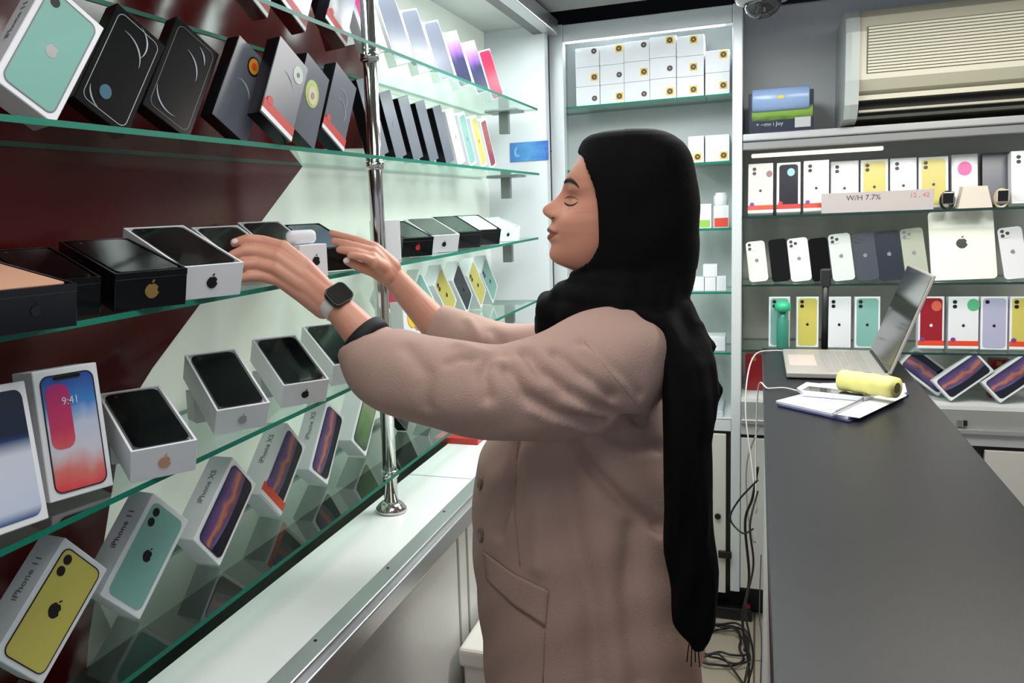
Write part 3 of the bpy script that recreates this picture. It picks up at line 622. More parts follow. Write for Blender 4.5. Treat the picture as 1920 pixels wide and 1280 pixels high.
# side cheek, a rounded end cap that reaches down past the outlet
prof2 = [(YA+.40, zt+.022), (YA+.05, zt+.022), (YA-.0, zt-.01), (YA-.022, zt-.06), (YA-.026, zb_+.10), (YA-.016, zb_+.02), (YA+.02, zb_-.025), (YA+.10, zb_-.04), (YA+.40, zb_-.04)]
bm = bmesh.new(); A = [bm.verts.new((ax0-.012, y+(.012 if 0 < i < 8 else 0), z)) for i, (y, z) in enumerate(prof2)]; M_ = [bm.verts.new((ax0+.006, y, z)) for y, z in prof2]; B = [bm.verts.new((ax0+.030, y, z)) for y, z in prof2]
bm.faces.new(A); bm.faces.new(B[::-1])
for P_, Q_ in ((A, M_), (M_, B)):
    for i in range(len(prof2)): bm.faces.new((P_[i], Q_[i], Q_[(i+1) % len(prof2)], P_[(i+1) % len(prof2)]))
bmesh.ops.recalc_face_normals(bm, faces=bm.faces[:]); link('ac_end_cap', bm, mat('ac_grey', (172, 178, 176), .3), e)
bm = bmesh.new(); n = 15; g0, g1 = zb_+.125, zt-.052
for k in range(n):
    z = g0+(g1-g0)*k/(n-1); bbox(bm, ax0+.055, ax1-.02, YA-.022, YA-.012, z-.0045, z+.0032, .0012, 1)
link('grille_ribs', bm, mat('ac_rib', (206, 204, 184), .4), e)
bm = bmesh.new(); bbox(bm, ax0+.052, ax1-.018, YA-.0172, YA-.010, g0-.006, g1+.006); link('grille_backing', bm, mat('ac_slot', (96, 94, 80), .6), e)
bm = bmesh.new(); bbox(bm, ax0+.034, ax1-.02, YA+.055, YA+.30, zb_-.012, zb_+.040); link('outlet_dark', bm, mat('ac_dark', (30, 29, 27), .7), e)
bm = bmesh.new(); bbox(bm, ax0+.034, ax1-.02, YA+.020, YA+.060, zb_-.006, zb_+.002, .001, 1); link('outlet_louvre', bm, mat('ac_louvre', (176, 172, 158), .4), e)
bm = bmesh.new(); bbox(bm, ax0+.02, ax1, YA+.01, YA+.02, zb_+.034, zb_+.05); link('front_lip', bm, CREAM, e)
# ---------------- dome camera under the ceiling
p = atY(1430, 8, 3.27)
e = empty('dome_camera', 'white dome security camera hanging at the ceiling edge', 'camera', (p.x, 3.268, CH+.7195))
bm = bmesh.new(); lathe(bm, [(.088, 0), (.088, -.060), (.080, -.073), (.062, -.077)], 32); link('camera_housing', bm, mat('housing_grey', (170, 170, 168), .35), e, True)
bm = bmesh.new(); lathe(bm, [(.060*math.cos(R(a)), -.073-.056*math.sin(R(a))) for a in range(0, 86, 8)], 28); link('dark_dome', bm, mat('dome_smoke', (44, 44, 46), .1, spec=.8), e, True)

# ================================================================== grey service counter
GX0, GX1, GZ = .018, .405, CH-.54
e = empty('service_counter', 'dark grey topped service counter with white sides running into the room', 'counter')
bm = bmesh.new(); bbox(bm, GX0, GX1+.02, -.4, 3.36, GZ-.03, GZ, .003, 2); link('counter_top', bm, mat('counter_grey', (34, 35, 40), .33, spec=.24, bump=.15, bscale=900), e)
box('counter_side', GX0+.004, GX0+.016, .3, 2.55, .02, GZ-.031, mat('counter_side_white', (206, 208, 206), .4), e)
box('counter_side', GX0+.10, GX0+.112, 2.552, 3.30, .02, GZ-.031, MC['counter_side_white'], e)
box('counter_front', GX1-.02, GX1, .3, 3.3, .02, GZ-.031, MC['counter_side_white'], e)
box('counter_end', GX0+.112, GX1-.021, 3.28, 3.295, .02, GZ-.031, MC['counter_side_white'], e)
for z in (.35, .62, .85): box('side_joint', GX0+.003, GX0+.0045, .3, 2.55, z, z+.003, GREYI, e)
# laptop
e = empty('silver_laptop', 'open silver laptop with dark screen standing on the far end of the grey counter', 'laptop')
lx0, lx1, ly0, ly1 = .083, .355, 2.78, 3.22; zl = GZ+.0005
bm = bmesh.new(); bbox(bm, lx0, lx1, ly0, ly1, zl+.004, zl+.020, .003, 2); b_ = link('laptop_base', bm, mat('laptop_silver', (190, 184, 178), .35, metal=.4), e)
bm = bmesh.new(); bbox(bm, lx0+.01, lx1-.01, ly0+.01, ly1-.01, zl, zl+.004); link('laptop_underside', bm, INK, e)
bm = bmesh.new(); bbox(bm, lx0+.012, lx0+.09, ly0+.12, ly1-.12, zl+.0195, zl+.0208); link('touchpad', bm, mat('touchpad', (196, 182, 176), .3), b_)
bm = bmesh.new()
for i in range(5):
    for j in range(13): bbox(bm, lx0+.112+i*.024, lx0+.132+i*.024, ly0+.03+j*.0293, ly0+.056+j*.0293, zl+.0195, zl+.0212)
link('keyboard', bm, mat('keys_grey', (150, 146, 142), .5), b_)
# lid hinged on the right, leaning a little back
a_ = R(70); dx, dz = math.cos(a_), math.sin(a_); Ll = .30
M = Matrix(((dx, 0, -dz, lx1-.004), (0, 1, 0, 0), (dz, 0, dx, zl+.022), (0, 0, 0, 1)))
bm = bmesh.new(); bbox(bm, 0, Ll, ly0, ly1, -.008, 0, .002, 2, M); ld = link('laptop_lid', bm, MC['laptop_silver'], e)
bm = bmesh.new(); bbox(bm, .006, Ll-.006, ly0+.006, ly1-.006, -.0002, .0012, 0, 1, M); link('screen', bm, mat('laptop_screen', (20, 22, 18), .12, spec=.6), ld)
bm = bmesh.new(); tube(bm, [(lx1-.004, ly0+.03, zl+.020), (lx1-.004, ly1-.03, zl+.020)], .006, 10); link('hinge', bm, INK, e)
# notepad, papers
def quadprism(name, pix, z0, th, m, parent, jitter=0):
    bm = bmesh.new(); pts = [atZ(px, py, z0) for px, py in pix]; A = [bm.verts.new((p.x, p.y, z0)) for p in pts]; B = [bm.verts.new((p.x, p.y, z0+th)) for p in pts]
    bm.faces.new(A[::-1]); bm.faces.new(B)
    for i in range(len(pts)): bm.faces.new((A[i], A[(i+1) % len(pts)], B[(i+1) % len(pts)], B[i]))
    bmesh.ops.recalc_face_normals(bm, faces=bm.faces[:]); return link(name, bm, m, parent)
e = empty('notepad', 'white notepad with a navy cover lying open on the grey counter', 'notepad')
PAP = mat('paper_white', (236, 238, 246), .6)
quadprism('pad_cover', [(1458, 762), (1592, 793), (1704, 742), (1700, 726), (1560, 718)], GZ+.0006, .004, mat('pad_navy', (40, 44, 84), .4), e)
quadprism('pad_pages', [(1455, 755), (1590, 786), (1700, 738), (1696, 722), (1540, 722), (1505, 742)], GZ+.0047, .006, PAP, e)
e = empty('loose_sheet', 'loose white sheet lying across the right side of the notepad', 'paper')
quadprism('sheet', [(1558, 776), (1612, 784), (1700, 742), (1690, 734), (1636, 736)], GZ+.0110, .0012, mat('paper_shade', (226, 226, 236), .6), e)
# phone on pad with cable
e = empty('white_phone', 'white-rimmed phone lying face up between the laptop and the notepad', 'phone')
z0 = GZ+.0125
quadprism('phone_body', [(1494, 733), (1512, 722), (1632, 734), (1640, 744), (1622, 752), (1506, 742)], z0, .009, mat('phone_white', (214, 216, 222), .3), e)
quadprism('screen', [(1504, 731), (1516, 724), (1626, 736), (1618, 743)], z0+.0090, .0008, mat('screen_grey', (70, 72, 66), .08), e)
# pen
e = empty('silver_pen', 'thin silver pen lying diagonally on the white pages', 'pen')
p, q = atZ(1560, 775, GZ+.018), atZ(1648, 734, GZ+.018)
bm = bmesh.new(); tube(bm, [p, p.lerp(q, .08), q], [.0008, .0032, .0032], 10); link('pen_barrel', bm, mat('pen_silver', (160, 164, 170), .25, metal=.6), e, True)
bm = bmesh.new(); tube(bm, [p.lerp(q, .6)+Vector((0, 0, .004)), q+Vector((0, 0, .004))], .001, 6); link('pen_clip', bm, CHROME, e)
# yellow paper roll
e = empty('yellow_roll', 'pale yellow roll of thin sheets lying behind the notepad on the counter', 'paper roll')
zr_ = GZ+.0512; p, q = atZ(1578, 712, zr_), atZ(1682, 727, zr_)
bm = bmesh.new(); d_ = (q-p); n = 14
rings = tube(bm, [p+d_*(i/n) for i in range(n+1)], [.027+.0012*math.sin(i*1.7) for i in range(n+1)], 22); link('roll_sheets', bm, mat('roll_yellow', (226, 218, 130), .6), e, True)
bm = bmesh.new(); tube(bm, [q-d_*.02, q+d_*.012], .013, 18); link('roll_core', bm, mat('core_dark', (90, 80, 60), .7), e)
# pole with holder behind the laptop
p = atZ(1548, 652, GZ); q = atY(1548, 512, p.y)
e = empty('black_stand', 'slim black pole stand rising behind the laptop', 'stand', (0, 0, 0))
yy = 3.29; p = atY(1546, 640, yy); q = atY(1549, 510, yy)
bm = bmesh.new(); tube(bm, [(p.x, yy, GZ+.001), (p.x, yy, q.z)], .011, 14); link('stand_pole', bm, mat('stand_black', (34, 34, 38), .4), e, True)
bm = bmesh.new(); bbox(bm, p.x-.016, p.x+.016, yy-.014, yy+.012, q.z-.05, q.z+.012, .005, 2); link('stand_head', bm, MC['stand_black'], e)
bm = bmesh.new(); lathe(bm, [(.04, 0), (.04, .006), (.012, .012)], 24, (p.x, yy, GZ+.0006)); link('stand_base', bm, MC['stand_black'], e)
# cables
def cable(name, lab, pts, r, m, cat='cable'):
    bm = bmesh.new(); tube(bm, smoothpath(pts, 8), r, 7); o = link(name, bm, m, None, True); return tag(o, lab, cat)
WC = mat('cable_white', (206, 200, 192), .5); BC = mat('cable_black', (24, 23, 22), .5)
hp = lambda px, py, x: atX(px, py, x)
gx = GX0-.012
cable('charging_cable', 'white charging cable looping from the phone over the counter edge', [atZ(1497, 733, GZ+.014), atZ(1470, 727, GZ+.006), atZ(1440, 728, GZ+.005)+Vector((-.0, 0, 0)), (GX0-.012, 2.70, GZ-.01), (GX0-.018, 2.68, GZ-.20), (GX0-.016, 2.6, GZ-.36)], .0022, WC)
cable('laptop_cable', 'pale laptop cable arching left off the counter end', [(lx0+.01, 3.225, GZ+.012), (lx0-.03, 3.24, GZ+.010), (GX0-.02, 3.20, GZ+.004), (GX0-.045, 3.1, GZ-.05), (GX0-.05, 3.0, GZ-.16), (GX0-.03, 2.9, GZ-.30), (GX0-.014, 2.8, GZ-.42)], .0024, WC)
cable('black_cable', 'black cable hanging down the white counter side in waves', [(gx, 2.62, GZ-.30), (gx-.02, 2.55, GZ-.38), (gx-.01, 2.56, GZ-.5), (gx-.03, 2.52, GZ-.62), (gx-.008, 2.50, GZ-.75), (gx-.028, 2.46, GZ-.86), (gx-.01, 2.42, .05)], .003, BC)
cable('black_cable', 'thin black cable looping out to the left beside the counter side', [(gx, 2.60, GZ-.26), (gx-.05, 2.62, GZ-.33), (gx-.075, 2.65, GZ-.40), (gx-.04, 2.62, GZ-.43), (gx-.012, 2.58, GZ-.40)], .0028, BC)
cable('grey_cable', 'grey cable hanging from the unit base in front of the cabinet door', [(.01, 3.47, CH-.86), (-.03, 3.40, CH-.98), (-.028, 3.3, CH-1.12), (-.01, 3.1, CH-1.16), (gx-.006, 2.9, CH-1.10)], .003, mat('cable_grey', (120, 118, 112), .5))
cable('twisted_wire', 'thin dark wire wound across the white counter side', [(GX0-.002, 2.54, GZ-.46), (GX0-.006, 2.3, GZ-.52), (GX0-.002, 2.1, GZ-.50), (GX0-.005, 1.95, GZ-.60), (GX0-.002, 1.80, GZ-.58)], .0016, BC)
cable('cable_bundle', 'thick black cable bundle hanging close to the far end of the counter side', [(gx+.0, 2.66, GZ-.24), (gx-.014, 2.68, GZ-.34), (gx-.034, 2.68, GZ-.42), (gx-.022, 2.70, GZ-.6), (gx-.04, 2.72, GZ-.75), (gx-.02, 2.7, GZ-.9), (gx-.035, 2.75, .04)], .004, BC)
pts = []
for k in range(46):
    a = k*2*math.pi/12; r_ = .085+.018*math.sin(k*.9)+.01*(k % 3); pts.append((-.115+r_*.95*math.cos(a), 3.25+r_*1.5*math.sin(a), .008+.0022*k*.35+.006*math.sin(k)))
pts += [(gx-.045, 3.0, .02), (gx-.04, 2.8, .10), (gx-.02, 2.6, .3)]
cable('coiled_cable', 'coil of black cable lying on the floor beside the counter side', pts, .0042, BC)
e = empty('power_strip', 'black power strip on the floor by the cabinet plinth', 'power strip', (0, 0, 0)); box('strip_body', -.20, -.01, 3.50, 3.56, .001, .05, INK, e, .006); box('strip_switch', -.03, -.016, 3.515, 3.545, .0495, .056, mat('switch_red', (150, 30, 30), .4), e)

# ================================================================== goods on the left display
def put(lab, shelf, x, y, az, lean, roll, w, h, t, **kw):
    return retail_box(lab, 'box', box_mtx(x, y, S[shelf], az, lean, roll, w, h, t), w, h, t, **kw)
g2 = 'phone boxes on the second glass shelf'
EDGEW = mat('outline_white', (190, 192, 198), .3)
put('white phone box with a mint green phone back, top left corner', 2, -.850, .861, -14.5, 4.7, 35, .092, .165, .05, pic='teal', outline=GREYI, logo=(.017, 0, .5, SILV), lens=1, spine='iPhone 11', group=g2)
put('black phone box with a thin bright outline and a small blue glow', 2, -.886, 1.040, -13.3, 5.5, 34, .096, .177, .029, body='k', outline=EDGEW, arcs=[(-.18, .60, .040, 5, 95), (-.10, .80, .032, -30, 70), (-.05, .22, .030, 190, 260)], group=g2, badge=[(-.10, .22, .010, mat('glow_blue', (70, 110, 130), .3))])
put('black phone box with a dim outline and two thin arcs, second of the outlined pair', 2, -.862, 1.160, -13.3, 6.5, 33, .096, .177, .029, body='k', outline=mat('outline_dim', (120, 118, 112), .3), arcs=[(-.18, .56, .040, 0, 80), (-.02, .74, .03, 10, 70), (-.02, .30, .036, 190, 290)], group=g2)
put('sheen-painted black phone box with a round orange and gold sticker', 2, -.824, 1.280, -9, .7, 30.8, .09, .16, .029, body='g', arcs=[(-.1, .4, .03, 20, 110)], badge=[(.06, .83, .0155, INK), (.06, .83, .0125, mat('badge_gold', (214, 150, 40), .4)), (.06, .83, .006, ORANGE)], group=g2)
put('sheen-painted black phone box with a pale round sticker and red-white strip', 2, -.762, 1.325, -5.5, 3.6, 31.5, .09, .16, .029, body='g', arcs=[(-.1, .5, .03, 20, 100)], badge=[(.25, .80, .0145, mat('badge_pale', (170, 186, 176), .4)), (.25, .80, .004, INK)], strip=RED, group=g2)
put('sheen-painted black phone box with a yellow-green sticker across its middle', 2, -.800, 1.490, -2.9, 0, 28, .09, .16, .029, body='g', badge=[(-.02, .60, .024, mat('badge_lime', (176, 196, 90), .4)), (.0, .58, .016, mat('badge_cream', (206, 204, 170), .4)), (.0, .58, .006, mat('badge_rose', (180, 130, 120), .4))], group=g2)
put('sheen-painted black phone box with faint blue arcs and a red strip, nearest the chrome post', 2, -.800, 1.615, -4, 1.5, 30, .09, .16, .029, body='g', arcs=[(0, .62, .022, -20, 120), (0, .45, .026, -20, 120)], strip=RED, group=g2)
g2r = 'phone boxes on the second shelf right of the post'
lab2r = [('k', None, 'black phone box first right of the chrome post on the second shelf'), ('k', None, 'black phone box second right of the post on the second shelf'), ('k', None, 'black phone box third right of the post on the second shelf'), ('k', None, 'black phone box fourth right of the post on the second shelf'), ('k', None, 'black phone box fifth right of the post, next to the white one'),
         ('w', 'white', 'white phone box right after the black ones on the second shelf'), ('w', 'teal', 'phone box with a pale mint picture near the far end of the second shelf'), ('w', 'yellow', 'phone box with a pale yellow picture near the far end of the second shelf'), ('w', 'red', 'phone box with a red picture last on the second shelf')]
bx2 = [758, 791, 822, 850, 880, 905, 925, 945]
ys2 = [atX(px, py, -.80).y for px, py in ((757, 291), (790, 297), (820, 300), (848, 302), (876, 305), (897, 307), (917, 309), (937, 311), (953, 313))]
for i, (bd, pc, lb) in enumerate(lab2r):
    put(lb, 2, -.845, ys2[i]-.022, 2, 9, -12, .088, .168 if i else .186, .028 if bd == 'k' else .035, body='g' if bd == 'k' else 'w', pic=pc, group=g2r, logo=(.012, 0, .5, GREYI))
# top shelf
g1 = 'phone boxes on the top glass shelf'
for i, (px, py, lb, kw) in enumerate(((470, 20, 'pale phone box with a red strip, first at the top edge of the photo', dict(strip=RED)), (545, 45, 'pale blue-grey phone box with a red strip, second at the top edge', dict(strip=RED)), (625, 72, 'pale phone box with a red strip just left of the post, top shelf', dict(strip=RED)))):
    y = atX(px, py, -.86).y
    put(lb, 1, -.855, y, -4, 3, 32, .09, .16, .03, body='k', pic='silver', border=.002, group=g1, **kw)
put('dark green phone box just behind the post on the top shelf', 1, -.875, atX(752, 100, -.80).y-.155, -12, 8, -14, .086, .13, .026, body='k', pic='green', group=g1)
tops = [(752, 100, 'wave', 'blue and red pictured phone box right of the post on the top shelf'), (800, 120, 'silver', 'clear-wrapped grey phone box second right of the post on the top shelf'), (838, 134, 'silver', 'white-edged phone box with a grey picture third right of the post on the top shelf'), (874, 146, 'silver', 'white-edged phone box with a grey picture fourth right of the post on the top shelf'), (906, 160, 'violet', 'white-edged phone box with a violet picture near the far end of the top shelf'), (936, 170, 'violet', 'white-edged phone box with a dark violet picture second to last on the top shelf'), (962, 179, 'pink', 'white-edged phone box with a pink top last on the top shelf')]
for px, py, pc, lb in tops:
    y = atX(px, py, -.80).y
    put(lb, 1, -.845, y-.03, -12, 10, -14, .092, .17, .028, body='w', pic=pc if pc != 'pink' else 'magenta', border=.004, group=g1)
# lowest shelf : boxes leaning on one another, standing on a corner
g5 = 'phone boxes tilted on the lowest glass shelf'
put('white phone box with a yellow phone back at the lower left', 5, -.870, .777, -8.7, 2, 48, .092, .165, .05, pic='yellow', outline=INK, lens=2, logo=(.020, 0, .5, INK), spine='iPhone 11', group=g5)
put('white phone box with a pale green phone back on the lowest glass shelf', 5, -.868, .968, -9.5, 2, 45.3, .092, .165, .05, pic='teal', lens=2, logo=(.018, 0, .5, INK), spine='iPhone 11', spinecol=PURP, group=g5)
put('white phone box with an orange and purple planet picture, first of the planet boxes', 5, -.862, 1.179, -4, 2, 49, .09, .165, .05, pic='planet', outline=mat('outline_navy', (30, 32, 56), .3), spine='iPhone XS', group=g5)
put('white phone box with a planet picture and an orange strip across its foot', 5, -.885, 1.424, -2.7, 2, 47, .09, .165, .05, pic='planet', strip=ORANGE, spine='iPhone XS', group=g5)
put('white phone box with a planet picture nearest the sleeve', 5, -.885, 1.63, -2.6, 2, 38, .09, .165, .05, pic='planet', outline=MC['outline_navy'], spine='iPhone XS', group=g5)
put('white phone box with a green picture just left of the post foot', 5, -.895, 1.86, -2, 2, 40, .09, .165, .05, pic='green', outline=INK, group=g5)
put('dark phone box right of the post on the lowest shelf under the sleeve', 5, -.89, 2.12, -2, 2, 40, .09, .165, .03, body='k', pic='black', group=g5)
for py_, y, pc, lb in ((0, 2.36, 'white', 'white phone box right of the post under the sleeve'), (0, 2.86, 'teal', 'white phone box with a teal corner seen above the far sleeve')):
    put(lb, 5, -.89, y, -2, 2, 38, .09, .165, .05, pic=pc, group=g5)
# shelf four, right of the post
g4 = 'phone boxes tilted on the fourth glass shelf'
for y, pc, lb in ((2.17, 'magenta', 'phone box with a crimson picture just right of the chrome post'), (2.38, 'teal', 'phone box with a pale teal picture above the far forearm'), (2.56, 'yellow', 'phone box with a golden yellow picture left of the black one'), (2.73, 'black', 'white phone box with a black picture, diamond-shaped, above the far sleeve'), (2.89, 'yellow', 'phone box with a pale yellow picture right of the black one'), (3.04, 'teal', 'phone box with a pale aqua picture last on its shelf')):
    put(lb, 4, -.895, y+.05, -3, 3, -42, .09, .165, .04, pic=pc, group=g4, lens=2 if pc in ('yellow', 'teal') else 0, logo=(.014, 0, .45, INK))
e = put('white carton with yellow and orange print above the raised sleeve', 4, -.815, 2.07, -14, 5, 4, .10, .115, .04, badge=[(-.1, .62, .022, STK), (.12, .50, .016, mat('print_amber', (214, 150, 50), .4))], group=None)
# fourth shelf, left : upright boxes and open trays
put('white phone box with a navy screen print, cut by the left edge', 4, -.775, .713, -2.2, 9.7, 3.3, .09, .165, .05, pic='navy', group='upright phone boxes at the left')
put('white phone box with a bright pink and blue lock screen showing 9:41', 4, -.803, .847, -16, 6.7, 1, .09, .165, .05, pic='wave', outline=INK, clock=True, group='upright phone boxes at the left')
def tray(lab, plab, shelf, x, y, az, tilt, w=.092, h=.05, t=.165, sup=True, lidlab=None, **kw):
    M = box_mtx(x, y, S[shelf], az, tilt, 0, w, h, t)
    o = open_box(lab, plab, M, w, h, t, **kw)
    if sup:
        rise = (M @ Vector((0, t*.72, 0))).z-S[shelf]-.002
        c = M @ Vector((0, t*.84, 0)); 
        if rise > .012:
            e = empty('box_lid', lidlab or (('dark' if kw.get('body') == 'k' else 'white')+' lid under the '+lab.replace(' with a small black logo at', ' at').replace(' with a black logo left of', ' left of')), 'box lid', group='lids under the open trays')
            e.matrix_world = Matrix.Translation((c.x, c.y, S[shelf]+.0005)) @ Matrix.Rotation(R(az+90), 4, 'Z')
            bm = bmesh.new(); bbox(bm, -w/2+.004, w/2-.004, -t*.12, t*.16, 0, rise, .001, 1); link('lid_shell', bm, mat('lid_grey', (200, 202, 204), .45) if kw.get('body') != 'k' else BCARD, e)
    return o
gt, gp = 'open white phone trays', 'dark phones lying in the trays'
tray('open white tray with a rose gold logo on its end', 'black-screened phone in the tray with the rose gold logo', 4, -.760, .955, -35, -19.6, logo=(.018, COPPER), group=gt, pgroup=gp)
tray('open white tray with a silver logo on its end', 'black-screened phone in the steep tray with the silver logo', 4, -.795, 1.205, -36.5, -27, logo=(.016, SILV), group=gt, pgroup=gp)
tray('open white tray with a black logo, third on the lower shelf', 'black-screened phone in the third tray of the lower shelf', 4, -.785, 1.405, -38, -25, logo=(.015, INK), group=gt, pgroup=gp)
tray('open white tray half hidden by the near sleeve', 'dark phone in the tray half hidden by the sleeve', 4, -.785, 1.61, -38, -24, group=gt, pgroup=gp)
tray('open black box with a copper-coloured phone at the left edge', 'copper-backed phone lying in the leftmost black box', 3, -.742, .735, -14, -9, w=.104, t=.18, body='k', screen=COPPER, group='open black boxes', pgroup=None, logo=(.012, mat('faint_black', (26, 26, 30), .3)))
tray('low black box behind the gold-logo one', 'black phone in the low black box', 3, -.815, .860, -25, -14, w=.09, t=.16, body='k', group='open black boxes', pgroup=None)
tray('open black box with a gold logo on its end', 'black phone lying in the gold-logo box', 3, -.760, .958, -25, -14, w=.104, h=.052, t=.18, body='k', logo=(.020, GOLDF), group='open black boxes', pgroup=None)
tray('large open white tray with a black logo left of the near hand', 'big black phone in the large white tray by the near hand', 3, -.757, 1.092, -25, -18.7, w=.104, h=.052, t=.185, logo=(.018, INK), group='open white phone trays at hand height', pgroup=gp)
tray('open white tray behind the near hand', 'black phone in the tray behind the near hand', 3, -.812, 1.305, -30, -20, w=.092, group='open white phone trays at hand height', pgroup=gp)
tray('open grey-white tray behind the earphone case', 'black phone in the tray behind the earphone case', 3, -.832, 1.480, -32, -22, w=.092, group='open white phone trays at hand height', pgroup=gp)
tray('open black box under the far hand', 'blue-grey screened phone behind the far hand', 3, -.815, 1.625, -34, -18, w=.092, body='k', screen=mat('screen_bluegrey', (84, 100, 116), .12), group=None, pgroup=None)
tray('open black box with a red mark right of the post', 'dark phone in the red-marked black box', 3, -.815, 2.10, -40, -15, body='k', logo=(.014, RED), w=.09, group=None, pgroup=None)
tray('open white tray with a black logo right of the post', 'grey phone in the white tray right of the post', 3, -.805, 2.275, -42, -17, w=.092, logo=(.013, INK), screen=mat('screen_grey2', (74, 80, 76), .15), group=None, pgroup=None)
tray('closed-looking black tray right of the white logo tray', 'dark grey phone in the first of two adjoining black trays', 3, -.81, 2.50, -44, -17, body='k', screen=mat('screen_green', (52, 66, 62), .15), w=.09, group=None, pgroup=None)
tray('black tray holding a white-screened phone', 'white-screened phone in the black tray', 3, -.80, 2.68, -46, -17, body='k', screen=mat('screen_white', (206, 210, 220), .3), w=.09, group=None, pgroup=None)
tray('white tray with a small black logo at the far end of the shelf', 'pale phone in the white tray at the shelf end', 3, -.80, 2.93, -48, -12, logo=(.011, INK), screen=mat('screen_pale', (214, 220, 222), .3), w=.09, group=None, pgroup=None)
# upright small carton right of the post
M = box_mtx(-.815, 1.925, S[3], -42, 0, 0, .058, .098, .05)
retail_box('small upright white carton just right of the chrome post', 'box', M, .058, .098, .05)
# earphone carton and charging case
M = box_mtx(-.772, 1.455, S[3], -30, 0, 0, .060, .062, .036)
retail_box('small white earphone carton with a black logo between the two hands', 'box', M, .060, .062, .036, logo=(.016, .08, .5, INK))
e = empty('earphone_case', 'rounded white earphone case on the small carton between the hands', 'case', mtx=M @ Matrix.Translation((-.012, .022, .0625)))
bm = bmesh.new(); bbox(bm, -.031, .031, -.011, .011, 0, .027, .0105, 5); link('case_shell', bm, mat('case_white', (232, 234, 238), .2), e, True)

# ================================================================== PERSON
def rcone(bm, p0, r0, p1, r1, n=20):
    p0, p1 = Vector(p0), Vector(p1); d = p1-p0; L = d.length; t = d/L
    u = t.orthogonal().normalized(); v = t.cross(u); rings = []
    for k in range(1, 6): a = R(90-k*18); rings.append((p0-t*r0*math.sin(a), r0*math.cos(a)))
    rings.append((p0, r0)); rings.append((p1, r1))
    for k in range(1, 5): a = R(k*18); rings.append((p1+t*r1*math.sin(a), r1*math.cos(a)))
    V = [[bm.verts.new(c+(u*math.cos(2*math.pi*i/n)+v*math.sin(2*math.pi*i/n))*r) for i in range(n)] for c, r in rings]
    for A, B in zip(V, V[1:]):
        for i in range(n): bm.faces.new((A[i], A[(i+1) % n], B[(i+1) % n], B[i]))
    bm.faces.new(V[0][::-1]); bm.faces.new(V[-1])
def chain(bm, pts):
    for (a, ra), (b, rb) in zip(pts, pts[1:]): rcone(bm, a, ra, b, rb)
def loft(bm, rings, cap=True):
    V = [[bm.verts.new(p) for p in r] for r in rings]; n = len(V[0])
    for A, B in zip(V, V[1:]):
        for i in range(n): bm.faces.new((A[i], A[(i+1) % n], B[(i+1) % n], B[i]))
    if cap: bm.faces.new(V[0][::-1]); bm.faces.new(V[-1])
def ev(o):
    dg = bpy.context.evaluated_depsgraph_get(); me = bpy.data.meshes.new_from_object(o.evaluated_get(dg)); old = o.data; o.modifiers.clear(); o.data = me; bpy.data.meshes.remove(old); return o
def fuse(name, bm, m, voxel, sm=6, parent=None, fac=.5):
    bmesh.ops.recalc_face_normals(bm, faces=bm.faces[:]); o = link(name, bm, m, parent)
    r = o.modifiers.new('r', 'REMESH'); r.mode = 'VOXEL'; r.voxel_size = voxel
    s = o.modifiers.new('s', 'SMOOTH'); s.iterations = sm; s.factor = fac
    ev(o); o.data.polygons.foreach_set('use_smooth', [True]*len(o.data.polygons)); return o
def bvh_of(o): bm = bmesh.new(); bm.from_mesh(o.data); t = BVHTree.FromBMesh(bm); bm.free(); return t
def hit(t, px, py):
    d = ray(px, py).normalized(); r = t.ray_cast(CAM, d); return (r[0], r[1]) if r[0] else (None, None)
az = R(-8.7); BF = Vector((math.sin(az), math.cos(az), 0)); BR_ = Vector((math.cos(az), -math.sin(az), 0)); ZU = Vector((0, 0, 1))
FD, LD = -BR_, -BF                            # FD: the way she faces, LD: towards the viewer's side
person = empty('person', 'person in a dusty pink coat and black headscarf reaching both hands to the shelf', 'person', (-.13, 1.56, 0))
